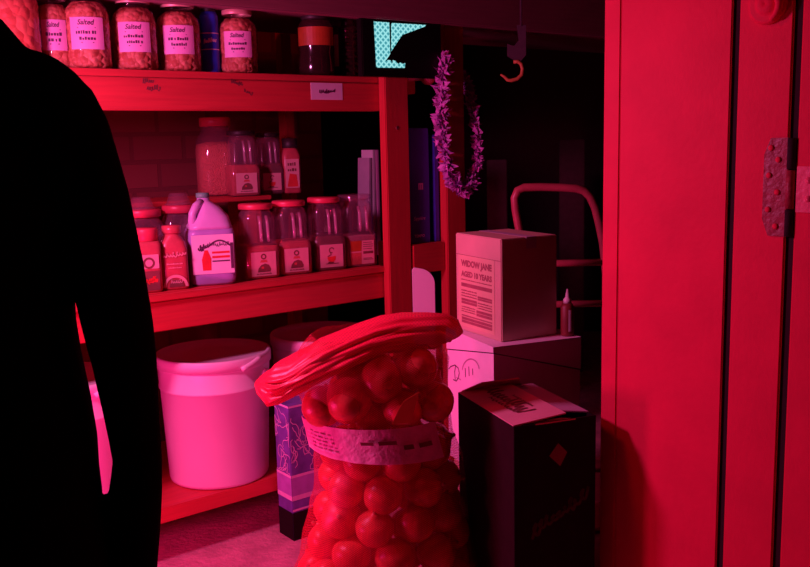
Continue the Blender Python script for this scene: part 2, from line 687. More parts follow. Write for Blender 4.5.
mb.box((0.02, 0.007, 0), (g2b + 0.01, 0.041, 2.5))
mb.build('backing', M['door_gap'], door)
mb = MB()
mb.box((g2b, -0.004, 0), (g2b + 0.9, 0.05, 2.5), bev=0.004)
struct('trim_3', mb, M['door'], loc=DP, rotz=DTH)['label'] = 'red door frame to the right of the hinge'
# hinge
hx0, hz1 = on_door(766, 138)
_, hz0 = on_door(764, 235)
hx1 = on_door(788, 180)[0]
hg = MB()
hm = MB()
prof = [(hx1, hz0), (hx0 + 0.012, hz0), (hx0, hz0 + 0.03), (hx0, hz1 - 0.03), (hx0 + 0.012, hz1), (hx1, hz1)]
hg.slab([(x, -0.004, z) for x, z in prof], 0.006, n=Vector((0, -1, 0)))
hinge = hg.build('hinge', M['hinge'], door)
kz = [hz0, hz0 + (hz1 - hz0) * 0.28, hz0 + (hz1 - hz0) * 0.68, hz1]
for i in range(3):
    hm.lathe([(0.0, kz[i] + 0.001), (0.0075, kz[i] + 0.001), (0.0075, kz[i + 1] - 0.001), (0.0, kz[i + 1] - 0.001)], 16,
             mi=0 if i == 1 else 1, T=Matrix.Translation(((g2a + g2b) / 2, -0.004, 0)))
hm.build('barrel', [M['hinge'], M['door_gap']], hinge)
for i, (fx, fz) in enumerate(((0.30, 0.90), (0.62, 0.78), (0.25, 0.62), (0.62, 0.45), (0.25, 0.27), (0.6, 0.1))):
    sm = MB()
    sm.lathe([(0.0055, 0), (0.0052, 0.0018), (0.003, 0.003), (0.0, 0.0032)], 14,
             T=Matrix.Translation((hx0 + (hx1 - hx0) * fx, -0.004, hz0 + (hz1 - hz0) * fz)) @ Matrix.Rotation(math.radians(90), 4, 'X'))
    sm.build('screw', M['door'], hinge)
mb = MB()
rx = on_door(800, 200)[0]
mb.slab([(rx - 0.004, -0.007, hz0 + 0.045), (rx + 0.05, -0.007, hz0 + 0.045), (rx + 0.05, -0.007, hz1 - 0.05), (rx - 0.004, -0.007, hz1 - 0.05)],
        0.004, n=Vector((0, -1, 0)))
for fz in (0.3, 0.7):
    mb.lathe([(0.006, 0), (0.005, 0.002), (0.0, 0.003)], 14,
             T=Matrix.Translation((rx + 0.018, -0.007, hz0 + 0.045 + (hz1 - hz0 - 0.095) * fz)) @ Matrix.Rotation(math.radians(90), 4, 'X'))
mb.build('hinge_frame_leaf', M['hinge_light'], door)
# carved round boss near the top of the narrow board
bx, bz = on_door(769, 4)
mb = MB()
T = Matrix.Translation((bx, 0, bz)) @ Matrix.Rotation(math.radians(90), 4, 'X')
mb.lathe([(0.036, 0), (0.036, 0.006), (0.030, 0.012), (0.024, 0.008), (0.018, 0.013), (0.011, 0.018), (0.0, 0.014)], 28, T=T)
swirl = []
for i in range(26):
    a = i / 25 * 3.6 - 1.2
    r = 0.031 - 0.014 * i / 25
    swirl.append((r * math.cos(a), r * math.sin(a), 0.013))
mb.tube(swirl, [0.004 + 0.004 * math.sin(i / 25 * 3.14) for i in range(26)], 8, T=T)
mb.build('round_boss', M['door'], door)

# ------------------------------------------------------------------ shelving unit
unit = thing('storage_shelf', 'tall wooden storage shelf stacked with jars and buckets', 'shelving', S0, TH)
mb = MB()
mb.box((UL, 0.012, H1 - 0.02), (UR, VD, H1), bev=0.002)
mb.build('shelf_board', M['shelf'], unit)
f1 = MB()
f1.box((UL, -0.004, H1B), (UR, 0.034, H1 - 0.021), bev=0.003)
f1.box((UL, -0.002, H1 - 0.019), (UR, 0.012, H1), bev=0.002)
mp = front_map(-0.004, 0)
for (px, py, w, h, n, sd) in ((147, 81, .028, .013, 3, 3), (152, 88, .034, .016, 3, 5), (236, 83, .034, .012, 4, 8), (247, 92, .022, .013, 2, 12)):
    u, z, _ = on_v(px, py, 0)
    f1.poly2(scrawl2(u, z, w, h, n, 0.0028, sd, -0.25 if px > 200 else 0.0), mp, 1, 0.0006)
f1.build('front_rail', [M['shelf'], M['ink_brown']], unit)
u, z, _ = on_v(326, 91.5, 0)
mb = MB()
mb.poly2(rect2(u - .058, z - .0255, u + .058, z + .0255), mp, 0, 0.001)
mb.slab([mp(u - .058, z - .0255, .0012), mp(u + .058, z - .0255, .0012), mp(u + .058, z + .0255, .0012), mp(u - .058, z + .0255, .0012)], 0.001, n=Vector((0, -1, 0)))
mb.poly2(scrawl2(u, z, .056, .012, 5, 0.003, 21, 0.08), mp, 1, 0.0018)
mb.build('price_tag', [M['paper'], M['ink']], unit)
mb = MB()
mb.box((UL, 0.012, H2 - 0.02), (UR, VD, H2), bev=0.002)
mb.build('shelf_board', M['shelf'], unit)
mb = MB()
mb.box((UL, 0.0, H2B), (UR, 0.034, H2 - 0.021), bev=0.003)
mb.box((UL, -0.012, H2 - 0.019), (UR, 0.012, H2 - 0.001), bev=0.002)
mb.build('front_rail', M['shelf'], unit)
mb = MB()
mb.box((UL, 0.0, H3B), (UR, VD, H3), bev=0.003)
mb.build('shelf_board', M['shelf'], unit)
# step riser at the back of the middle shelf
RZ, RV = H2 + 0.240, 0.27
mb = MB()
mb.box((-1.3, RV, RZ - 0.014), (-0.26, RV + 0.26, RZ), bev=0.002)
for uu in (-1.28, -0.74, -0.30):
    mb.box((uu, RV + 0.04, H2), (uu + 0.02, RV + 0.24, RZ - 0.014))
mb.build('step_riser', M['shelf'], unit)
# posts
mb = MB()
mb.box((-0.008, -0.040, 0), (0.086, -0.005, 2.5), bev=0.003)
u, z, _ = on_v(397, 128, -0.040)
mb.lathe([(0.006, 0), (0.006, 0.0015), (0, 0.0015)], 14, 1, T=Matrix.Translation((u, -0.040, z)) @ Matrix.Rotation(math.radians(90), 4, 'X'))
mb.build('post', [M['shelf_up'], M['ink_brown']], unit)
for uu, vv in ((UL, -0.0), (UL, VD - 0.05), (0.0, VD - 0.05)):
    mb = MB()
    mb.box((uu - 0.04, vv + 0.0, 0), (uu, vv + 0.05, 2.5), bev=0.004)
    mb.build('post', M['shelf_up'], unit)
# second post with the narrow bay between
pu0, _, _ = on_v(447.5, 230, -0.055)
pu1, _, _ = on_v(466, 230, -0.055)
mb = MB()
mb.box((pu0, -0.055, 0), (pu1, -0.015, 2.5), bev=0.003)
mb.build('post', M['shelf_up'], unit)
NB_V = -0.042
nbz = on_v(424, 244, NB_V)[1]
nbb = on_v(424, 273, NB_V)[1]
mb = MB()
mb.box((0.091, NB_V, nbb), (pu0 - 0.001, NB_V + 0.20, nbz), bev=0.003)
mb.build('narrow_shelf', M['shelf'], unit)
z1, z2 = on_v(424, 94, 0.10)[1], on_v(424, 66, 0.10)[1]
mb = MB()
mb.box((0.091, 0.10, z1), (pu0 - 0.001, 0.14, z2), bev=0.003)
mb.build('cross_rail', M['shelf'], unit)


# ------------------------------------------------------------------ jars, bottles and jugs
def face_cam(p, k=1.0, base=TH):
    """turn so local -y looks towards the camera (k=1) or squarely out of the shelf (k=0)"""
    a = math.atan2(p.y - CAMP.y, p.x - CAMP.x) - math.pi / 2
    return base + (a - base) * k


def lump(r_amp, sc, seed):
    def f(p, n):
        d = noise.noise(p * sc + Vector((seed, 0, 0))) * r_amp
        return p + n * d
    return f


JAR_GROUP = 'snack jars on the upper shelf'


def jar(label, px, wpx, v, h, top_lid, contents, with_label, seed, wmul=1.0):
    u, _, dep = on_v(px, 45, v)
    r = wpx * dep / FPX / 2
    loc = S(u, v, H1 + 0.0005)
    t = thing('snack_jar', label, 'jar', loc, face_cam(loc), JAR_GROUP)
    mb = MB()
    prof = [(0.0, 0.0), (r * .9, 0.0), (r, .008), (r, .72 * h), (r * .93, .80 * h), (r * .72, .87 * h), (r * .70, .90 * h), (r * .74, .905 * h), (r * .70, .915 * h), (r * .70, .93 * h)]
    mb.lathe(prof, 40, cap=(True, False))
    mb.build('glass_body', M['glass'], t)
    mb = MB()
    cp = [(r * .86, .005)] + [(r * .945, .012 + (0.70 * h - .012) * i / 16) for i in range(17)] + [(r * .85, .78 * h), (r * .62, .86 * h), (r * .3, .875 * h)]
    mb.lathe(cp, 48, disp=lump(r * .07, 75, seed))
    mb.build('snack_pieces', contents, t)
    mb = MB()
    mb.lathe([(r * .74, .92 * h), (r * .76, .93 * h), (r * .76, .99 * h), (r * .72, h), (0, h)], 40, cap=(False, False))
    mb.build('lid', top_lid, t)
    if with_label:
        mb = MB()
        mp = cyl_map(r, .45 * h)
        w, hh = r * 1.45, h * .40
        sk = 0.0
        mb.poly2(rect2(-w / 2, -hh / 2, w / 2, hh / 2, 14), mp, 0, 0.0008)
        mb.poly2(text2('Salted', w * .48, hh * .17, -0.02 * w, hh * .34, 0.25, 0.02), mp, 1, 0.0016)
        mb.poly2(stroke2([(-w * .27, hh * .17), (w * .25, hh * .17)], hh * .025), mp, 1, 0.0016)
        mb.poly2(print2(-w * .01, hh * .03, w * .62, hh * .11, seed), mp, 1, 0.0016)
        mb.poly2(print2(0, -hh * .16, w * .46, hh * .11, seed + 3), mp, 1, 0.0016)
        mb.poly2(rect2(-w * .18, -hh * .31, w * .18, -hh * .28), mp, 1, 0.0016)
        mb.build('label', [M['jar_paper'], M['ink']], t)
    return t


jar('largest snack jar, cut by the left picture edge above the shoulder', 8, 62, 0.09, 0.235, M['lid_gold'], M['candy'], False, 1)
jar('slim snack jar set back between the biggest jar and the row of labelled jars', 55, 33, 0.12, 0.196, M['lid_gold'], M['snack'], True, 2)
jar('labelled snack jar standing directly above the dark figure\'s shoulder', 88, 44, 0.09, 0.205, M['lid_gold'], M['snack'], True, 3)
jar('labelled snack jar above the pen scrawl nearer the figure', 135, 43, 0.09, 0.198, M['lid_gold'], M['snack'], True, 4)
jar('labelled snack jar just left of the blue can', 179, 42, 0.09, 0.196, M['lid_gold'], M['snack'], True, 5)
jar('labelled snack jar just right of the blue can', 238, 38, 0.08, 0.186, M['lid_gold'], M['snack'], True, 6)

# blue can
u, _, dep = on_v(210, 45, 0.10)
loc = S(u, 0.10, H1 + .0005)
t = thing('blue_can', 'tall blue can with white script between two snack jars', 'can', loc, face_cam(loc))
r = 0.027
mb = MB()
mb.lathe([(0, 0), (r * .93, 0), (r, .005), (r, .165), (r * .8, .178), (0, .178)], 32)
mb.build('can_body', M['blue'], t)
mb = MB()
mb.lathe([(r * .7, .178), (r * .72, .18), (r * .7, .215), (0, .217)], 28)
mb.build('cap', M['lid_dark'], t)
mb = MB()
mp = cyl_map(r, .085)
mb.poly2(scrawl2(0, 0.01, .034, .014, 3, .004, 40, 0.1), mp, 0, .0008)
mb.poly2(rect2(-.035, .03, .035, .033, 8), mp, 0, .0008)
mb.poly2(rect2(-.035, -.016, .035, -.013, 8), mp, 0, .0008)
mb.build('script_label', M['white_ink'], t)

# dark jar with orange label
u, _, dep = on_v(316, 45, 0.09)
loc = S(u, 0.09, H1 + .0005)
t = thing('dark_jar', 'dark glass jar with a bright orange label on the top shelf', 'jar', loc, face_cam(loc))
r = 36 * dep / FPX / 2
mb = MB()
mb.lathe([(0, 0), (r * .9, 0), (r, .01), (r * .97, .05), (r * .9, .075), (r * .97, .095), (r, .15), (r * .85, .17), (r * .72, .178), (0, .178)], 40)
mb.build('glass_body', M['dark_glass'], t)
mb = MB()
mb.lathe([(r * .76, .176), (r * .78, .18), (r * .78, .2), (0, .202)], 36)
mb.build('lid', M['lid_dark'], t)
mb = MB()
mb.poly2(rect2(-r * 1.15, -.028, r * 1.15, .028, 14), cyl_map(r * 1.005, .123), 0, .001)
mb.build('label', M['orange'], t)
# small tube beside it
u, _, dep = on_v(336, 45, 0.11)
loc = S(u, 0.11, H1 + .0005)
t = thing('slim_tube', 'slim dark tube with a pale strip beside the orange-labelled jar', 'tube', loc, face_cam(loc))
mb = MB()
mb.lathe([(0, 0), (.013, 0), (.014, .004), (.014, .15), (.009, .165), (0, .167)], 24)
mb.build('tube_body', M['lid_dark'], t)
mb = MB()
mb.poly2(rect2(-.006, -.05, .008, .05, 4), cyl_map(.014, .088), 0, .0008)
mb.build('label', M['flap'], t)
# ribbed dark bottle
u, _, dep = on_v(348, 45, 0.09)
loc = S(u, 0.09, H1 + .0005)
prof = [(0, 0), (.03, 0)]
for i in range(41):
    z = .004 + .165 * i / 40
    prof.append((.031 + .0022 * math.sin(i * 1.26) - (.008 if i > 38 else 0), z))
prof += [(.018, .18), (.015, .195), (.017, .2), (.017, .212), (0, .213)]
mb = MB()
mb.lathe(prof, 32)
tag(mb.build('ribbed_bottle', M['dark_glass'], None, loc, 0), 'dark ribbed glass bottle next to the glowing screen', 'bottle')


# monitor in front of the post
MV = -0.085
u0, z0, _ = on_v(363, 76, MV)
u1, z1, _ = on_v(441, 17, MV)
t = thing('monitor', 'black monitor with glowing cyan lattice picture on the shelf post', 'monitor', S(u0, MV, z0), TH)
wM, hM = u1 - u0, z1 - z0
mb = MB()
mb.box((0, 0, 0), (wM, 0.028, hM), bev=.003)
mb.build('casing', M['black_plastic'], t)
mb = MB()


def sc(px, py):
    uu, zz, _ = on_v(px, py, MV)
    return (uu - u0, zz - z0)


pl = [sc(373.5, 21.5), sc(376, 67), sc(386, 67.5), sc(383.5, 64), sc(390, 54), sc(389, 22.5)]
pr = [sc(391, 24), sc(392, 23), sc(425.5, 25), sc(425, 26.5), sc(402, 35), sc(396, 44), sc(391, 51.5)]
fm = front_map(0, 0)
mb.poly2(blob2(pl) + blob2(pr), fm, 0, .0012)
jag = [sc(377, 65.5), sc(377, 67.6), sc(404.5, 68), sc(405, 63), sc(402.5, 64), sc(400, 62.5), sc(398, 64), sc(395, 61), sc(392.5, 60), sc(392, 64), sc(390.5, 60.5), sc(388, 60)]
mb.poly2(blob2(jag), fm, 0, .0016)
mb.build('screen_picture', M['screen'], t)
mb = MB()
mb.box((wM * .35, 0.028, hM * .3), (wM * .6, MV * -1 - 0.0405, hM * .6))
mb.build('mount', M['black_plastic'], t)


# --- middle shelf: spice jugs
def spice_jug(name, label, u, v, z, w, h, spice, lid, fill=.44, yaw=.35, group='spice jugs on the middle shelf', art=0, cat='spice jug', mini=False):
    loc = S(u, v, z + .0005)
    t = thing(name, label, cat, loc, face_cam(loc, yaw), group)
    r = w / 2
    mb = MB()
    secs = [(0, r * .9, r * .85, 6, 0, 0), (.006, r, r * .95, 7, 0, 0), (.40 * h, r, r * .95, 7, 0, 0), (.46 * h, r * .93, r * .88, 6, 0, 0), (.49 * h, r * .90, r * .84, 5, 0, 0),
            (.54 * h, r * .88, r * .82, 4, 0, 0), (.80 * h, r * .88, r * .82, 4, 0, 0), (.88 * h, r * .82, r * .8, 3, 0, 0), (.91 * h, r * .76, r * .76, 2, 0, 0), (.935 * h, r * .76, r * .76, 2, 0, 0)]
    mb.loft(secs, 40, cap=(True, False))
    mb.build('clear_body', M['clear'], t)
    mb = MB()
    k = .975
    f = [(z2, a * k, b * k, n, cx, cy) for (z2, a, b, n, cx, cy) in secs if z2 <= fill * h]
    f.append((fill * h, f[-1][1] * .98, f[-1][2] * .98, f[-1][3], 0, 0))
    f[0] = (.003, f[0][1], f[0][2], f[0][3], 0, 0)
    mb.loft(f, 40)
    mb.build('spice_fill', spice, t)
    mb = MB()
    mb.lathe([(r * .78, .925 * h), (r * .90, .93 * h), (r * .92, .94 * h), (r * .92, .985 * h), (r * .88, h), (0, h)], 36)
    mb.build('lid', lid, t)
    # moulded grip on the front of the neck, its highlights painted in pink
    mb = MB()
    for sx in (.02, .42):
        mb.tube([(r * sx, -r * .70, .50 * h), (r * (sx - .03), -r * .80, .56 * h), (r * (sx - .06), -r * .80, .74 * h), (r * (sx - .08), -r * .66, .84 * h)], r * .09, 10)
    mb.build('grip', M['grip'], t)
    mb = MB()
    mp = front_map(-r * .95, .205 * h)
    q = r * .70
    mb.poly2(rect2(-q, -q * .92, q, q * .92), mp, 0, .0012)
    if art == 0:      # a round head over a dark heap: the little cook's picture
        mb.poly2(ring2(0, q * .56, q * .12, q * .22), mp, 1, .002)
        mb.poly2(blob2([(-q * .3, q * .12), (q * .3, q * .12), (q * .22, q * .3), (-q * .2, q * .3)]), mp, 2, .002)
        mb.poly2(blob2([(-q * .5, -q * .62), (q * .5, -q * .62), (q * .56, -q * .42), (q * .4, -q * .1), (q * .1, q * .02), (-q * .22, -q * .08), (-q * .45, -q * .35)]), mp, 1, .002)
        mb.poly2(rect2(-q * .2, -q * .38, q * .0, -q * .2), mp, 2, .0026)
        mb.poly2(print2(0, -q * .76, q * 1.2, q * .1, 5), mp, 1, .002)
    elif art == 1:    # hooked stem over a red bowl
        mb.poly2(ring2(0, q * .45, q * .16, q * .24, 20, 290), mp, 1, .002)
        mb.poly2(stroke2([(-q * .12, q * .28), (-q * .05, q * .1), (-q * .35, -q * .05)], q * .08), mp, 1, .002)
        mb.poly2(blob2([(-q * .4, -q * .1), (q * .35, -q * .02), (q * .3, -q * .35), (q * .05, -q * .55), (-q * .3, -q * .4)]), mp, 3, .002)
        mb.poly2(rect2(-q * .5, -q * .66, q * .6, -q * .6), mp, 1, .002)
        mb.poly2(blob2([(-q * .3, -q * .45), (q * .2, -q * .5), (q * .1, -q * .62), (-q * .35, -q * .6)]), mp, 1, .0024)
    else:             # nutrition-style text lines and an orange corner
        mb.poly2(blob2([(-q, q * .92), (-q, q * .1), (-q * .1, q * .1), (-q * .05, q * .92)]), mp, 4, .0018)
        mb.poly2(rect2(-q, -q * .92, -q * .1, q * .0), mp, 2, .0018)
        for i, yy in enumerate((.74, .58, .42, .24, -.02, -.12, -.5, -.6)):
            mb.poly2(rect2(q * .05, q * yy, q * (.9 if i % 3 else .8), q * (yy + (.09 if i in (4, 5) else .04))), mp, 1, .002)
    mb.build('label', [M['spice_paper'], M['ink_brown'], M['spice'], M['ink_red'], M['orange']], t)
    return t


def sx(px, py, v):
    u, z, d = on_v(px, py, v)
    return u, d


JV = 0.085
for i, (px, wpx, sp, lid, fill, art, lab) in enumerate((
        (257, 37, M['spice'], M['lid_red'], .44, 0, 'red-lidded spice jug standing right against the milky gallon jug'),
        (290, 36, M['spice'], M['lid_red'], .46, 0, 'red-lidded spice jug of brick red powder, second from the gallon jug'),
        (325, 35, M['spice_dark'], M['lid_red'], .47, 1, 'red-lidded spice jug with dark contents and a red bowl on its label'),
        (355.5, 36, M['spice_pale'], M['clear'], .44, 2, 'spice jug with clear lid and printed text panel beside the shelf post'))):
    u, d = sx(px, 245, JV)
    spice_jug('spice_jug', lab, u, JV, H2, wpx * d / FPX * 1.0, (74 - i * 1.0) * d / FPX, sp, lid, fill, art=art)

# upper tier on the step riser
u, d = sx(217, 165, RV + .17)
loc = S(u, RV + .17, RZ + .0005)
t = thing('storage_jar', 'big clear jar of pale grain with red screw lid on the step riser', 'jar', loc, face_cam(loc, .6))
w, h = 40 * d / FPX, 76 * d / FPX
r = w / 2
mb = MB()
mb.loft([(0, r * .9, r * .9, 3, 0, 0), (.008, r, r, 3, 0, 0), (.62 * h, r, r, 3, 0, 0), (.74 * h, r * .92, r * .92, 2.5, 0, 0), (.82 * h, r * .72, r * .72, 2, 0, 0), (.9 * h, r * .68, r * .68, 2, 0, 0)], 40, cap=(True, False))
mb.build('clear_body', M['clear'], t)
mb = MB()
mb.loft([(.004, r * .88, r * .88, 3, 0, 0), (.01, r * .97, r * .97, 3, 0, 0), (.60 * h, r * .97, r * .97, 3, 0, 0), (.66 * h, r * .94, r * .94, 2.6, 0, 0), (.69 * h, r * .5, r * .5, 2, 0, 0)], 40)
mb.build('grain_fill', M['grain'], t)
mb = MB()
mb.lathe([(r * .7, .885 * h), (r * .76, .89 * h), (r * .76, .99 * h), (r * .7, h), (0, h)], 36)
mb.build('lid', M['lid_red'], t)
u, d = sx(243, 180, RV + .05)
spice_jug('spice_jug', 'half-hidden spice jug on the riser touching the big grain jar', u, RV + .05, RZ, 30 * d / FPX, 64 * d / FPX, M['spice'], M['lid_dark'], .48, .5)
u, d = sx(269, 180, RV + .08)
spice_jug('spice_jug', 'dim spice jug on the riser between two labelled containers', u, RV + .08, RZ, 26 * d / FPX, 60 * d / FPX, M['spice_dark'], M['lid_dark'], .5, .5, art=1)
u, d = sx(291, 175, RV + .05)
loc = S(u, RV + .05, RZ + .0005)
t = thing('spice_bottle', 'slender red spice bottle standing alone at the riser end', 'bottle', loc, face_cam(loc, .7))
w, h = 18 * d / FPX, 54 * d / FPX
r = w / 2
mb = MB()
mb.loft([(0, r * .9, r * .9, 5, 0, 0), (.004, r, r, 5, 0, 0), (.68 * h, r, r, 5, 0, 0), (.78 * h, r * .85, r * .85, 3, 0, 0), (.82 * h, r * .75, r * .75, 2, 0, 0)], 32)
mb.build('bottle_body', M['sauce'], t)
mb = MB()
mb.lathe([(r * .8, .82 * h), (r * .85, .83 * h), (r * .85, .99 * h), (0, h)], 28)
mb.build('cap', M['lid_dark'], t)
mb = MB()
mp = front_map(-r, .36 * h)
mb.poly2(rect2(-r * .75, -.26 * h, r * .75, .26 * h), mp, 0, .001)
mb.poly2(print2(0, .17 * h, r * 1.0, .06 * h, 3) + print2(0, .07 * h, r * 1.0, .06 * h, 4), mp, 1, .0016)
mb.poly2(blob2([(-r * .6, -.24 * h), (r * .6, -.24 * h), (r * .45, -.02 * h), (-r * .3, .0)]), mp, 2, .0016)
mb.build('label', [M['spice_paper'], M['ink_brown'], M['ink_red']], t)

# gallon jug
GV = 0.085
u, d = sx(210, 245, GV)
loc = S(u, GV, H2 + .0005)
t = thing('gallon_jug', 'milky gallon jug with side handle and grey-green cap', 'jug', loc, face_cam(loc, .75))
w, h = 46 * d / FPX, 91 * d / FPX
r = w / 2
secs = [(0, r * .88, r * .82, 5, 0, 0), (.008, r * .97, r * .9, 6, 0, 0), (.12 * h, r, r * .93, 6, 0, 0), (.56 * h, r, r * .93, 6, 0, 0), (.61 * h, r * .96, r * .9, 5, 0, 0)]
mb = MB()
mb.loft(secs, 40)
gb = mb.build('jug_body', M['jug_liquid'], t)
mb = MB()
up = [(.61 * h, r * .96, r * .9, 5, 0, 0), (.65 * h, r * .92, r * .86, 4, .0, 0), (.74 * h, r * .74, r * .72, 3, r * .10, 0), (.84 * h, r * .50, r * .52, 2.4, r * .0, 0), (.91 * h, r * .28, r * .28, 2, -r * .18, 0), (.955 * h, r * .25, r * .25, 2, -r * .2, 0)]
mb.loft(up, 36)
mb.build('jug_shoulder', M['jug'], t)
mb = MB()
mb.tube([(-r * .30, -r * .2, .90 * h), (-r * .55, -r * .42, .86 * h), (-r * .72, -r * .5, .78 * h), (-r * .76, -r * .5, .70 * h), (-r * .74, -r * .45, .62 * h), (-r * .6, -r * .4, .57 * h)], r * .17, 14)
mb.build('handle', M['jug'], t)
mb = MB()
mb.lathe([(r * .27, .945 * h), (r * .29, .95 * h), (r * .28, .995 * h), (0, h)], 28, T=Matrix.Translation((-r * .2, 0, 0)))
mb.build('cap', M['cap_green'], t)
mb = MB()
mp = front_map(-r * .93, .32 * h)
q = r * .88
mb.poly2(blob2([(-q, -.19 * h), (q, -.19 * h), (q, .235 * h), (-q, .235 * h)]), mp, 0, .0012)
arc = [(-.25 * q + 1.1 * q * i / 14, .10 * h + .07 * h * math.sin(i / 14 * 3.0)) for i in range(15)]
mb.poly2(stroke2(arc, .018 * h), mp, 1, .002)
mb.poly2(scrawl2(.25 * q, .13 * h, 1.0 * q, .05 * h, 6, .006 * h, 77, -.02), mp, 1, .002)
mb.poly2(blob2([(-.52 * q, -.15 * h), (-.12 * q, -.15 * h), (-.1 * q, -.02 * h), (-.25 * q, .07 * h), (-.4 * q, .07 * h), (-.55 * q, -.03 * h)]), mp, 2, .002)
mb.poly2(scrawl2(-.5 * q, .1 * h, .4 * q, .07 * h, 3, .012 * h, 31, .3), mp, 1, .0024)
for yy, hh in ((.03, .022), (-.02, .024), (-.06, .014)):
    mb.poly2(rect2(-.05 * q, yy * h, .8 * q, (yy + hh) * h), mp, 2 if hh > .02 else 1, .002)
mb.poly2(rect2(.84 * q, -.14 * h, .98 * q, .14 * h), mp, 1, .002)
mb.build('label', [M['paper'], M['ink'], M['ink_red']], t)

# juice bottle with script, and squat red-capped bottle, and lidded tubs behind
BVV = 0.07
u, d = sx(173, 255, BVV)
loc = S(u, BVV, H2 + .0005)
t = thing('juice_bottle', 'red faceted bottle with script label left of the gallon jug', 'bottle', loc, face_cam(loc, .8))
w, h = 28 * d / FPX, 64 * d / FPX
r = w / 2
mb = MB()
mb.loft([(0, r * .9, r * .85, 4, 0, 0), (.006, r, r * .95, 5, 0, 0), (.62 * h, r * .97, r * .92, 5, 0, 0), (.74 * h, r * .85, r * .82, 4, 0, 0), (.83 * h, r * .60, r * .60, 2, 0, 0), (.88 * h, r * .56, r * .56, 2, 0, 0)], 32)
mb.build('bottle_body', M['sauce'], t)
mb = MB()
mb.lathe([(r * .62, .87 * h), (r * .68, .88 * h), (r * .68, .99 * h), (0, h)], 28)
mb.build('cap', M['sauce'], t)
mb = MB()
mp = front_map(-r * .955, .35 * h)
mb.poly2(scrawl2(0, .20 * h, r * 1.5, .08 * h, 4, .016 * h, 9, .1), mp, 0, .0015)
mb.poly2(print2(0, .06 * h, r * 1.1, .025 * h, 2) + print2(0, .0, r * .9, .025 * h, 7), mp, 0, .0015)
mb.poly2(ring2(0, -.30 * h, r * .66, r * .86, 0, 180), mp, 0, .0015)
mb.poly2(ring2(r * .05, -.30 * h, 0.0, r * .5, 0, 180), mp, 1, .0015)
mb.poly2(scrawl2(r * .05, -.22 * h, r * .7, .08 * h, 3, .012 * h, 10, 0), mp, 0, .002)
mb.build('script_label', [M['spice_paper'], M['ink_brown']], t)
u, d = sx(147, 258, BVV)
loc = S(u, BVV, H2 + .0005)
t = thing('sauce_bottle', 'square red-capped bottle with pale label half behind the figure', 'bottle', loc, face_cam(loc, .7))
w, h = 26 * d / FPX, 64 * d / FPX
r = w / 2
mb = MB()
mb.loft([(0, r * .9, r * .9, 5, 0, 0), (.006, r, r, 6, 0, 0), (.74 * h, r, r, 6, 0, 0), (.8 * h, r * .9, r * .9, 4, 0, 0)], 32)
mb.build('bottle_body', M['sauce'], t)
mb = MB()
mb.lathe([(r * .86, .8 * h), (r * .92, .81 * h), (r * .92, .97 * h), (r * .86, h), (0, h)], 30)
mb.build('cap', M['lid_red'], t)
mb = MB()
mp = front_map(-r, .4 * h)
mb.poly2(rect2(-r * .7, -.02 * h, r * .75, .2 * h), mp, 0, .001)
mb.poly2(ring2(0, .07 * h, r * .28, r * .44), mp, 1, .0016)
mb.poly2(rect2(-r * .7, -.36 * h, r * .75, -.06 * h), mp, 1, .001)
mb.poly2(scrawl2(0, -.2 * h, r * 1.0, .12 * h, 4, .02 * h, 12, 0), mp, 2, .0016)
mb.build('label', [M['flap'], M['ink_brown'], M['ink_red']], t)
TUBV = 0.20
for px, wpx, lab in ((143, 38, 'clear tub with flat red lid behind the square red-capped bottle'), (180, 34, 'clear tub with flat red lid behind the script bottle and gallon jug')):
    u, d = sx(px, 230, TUBV)
    loc = S(u, TUBV, H2 + .0005)
    t = thing('lidded_tub', lab, 'tub', loc, face_cam(loc, .5), 'red-lidded tubs behind the front bottles')
    w, h = wpx * d / FPX, 76 * d / FPX
    r = w / 2
    mb = MB()
    mb.loft([(0, r * .9, r * .9, 4, 0, 0), (.006, r, r, 4, 0, 0), (.78 * h, r, r, 4, 0, 0), (.86 * h, r * .86, r * .86, 3, 0, 0), (.9 * h, r * .8, r * .8, 2, 0, 0)], 36, cap=(True, False))
    mb.build('clear_body', M['clear'], t)
    mb = MB()
    mb.loft([(.004, r * .88, r * .88, 4, 0, 0), (.01, r * .96, r * .96, 4, 0, 0), (.5 * h, r * .96, r * .96, 4, 0, 0)], 36)
    mb.build('spice_fill', M['spice'], t)
    mb = MB()
    mb.lathe([(r * .9, .9 * h), (r * .97, .905 * h), (r * .97, .985 * h), (r * .92, h), (0, h)], 36)
    mb.build('lid', M['lid_red'], t)
    # clear cup standing on the lid
    lc = loc + Vector((0, 0, h + .0005))
    c = thing('clear_cup', 'small upturned clear cup on the red lid ' + ('nearer the figure' if px < 160 else 'nearer the gallon jug'), 'cup', lc, 0, 'clear cups on the red lids')
    mb = MB()
    mb.lathe([(.038, 0), (.036, .004), (.027, .032), (.024, .036), (0, .036)], 30, cap=(False, False))
    mb.build('cup_wall', M['clear'], c)
    mb = MB()
    mb.lathe([(.038, 0), (.0405, .001), (.0405, .004), (.037, .0045)], 30, cap=(False, False))
    mb.build('rim', M['clear'], c)

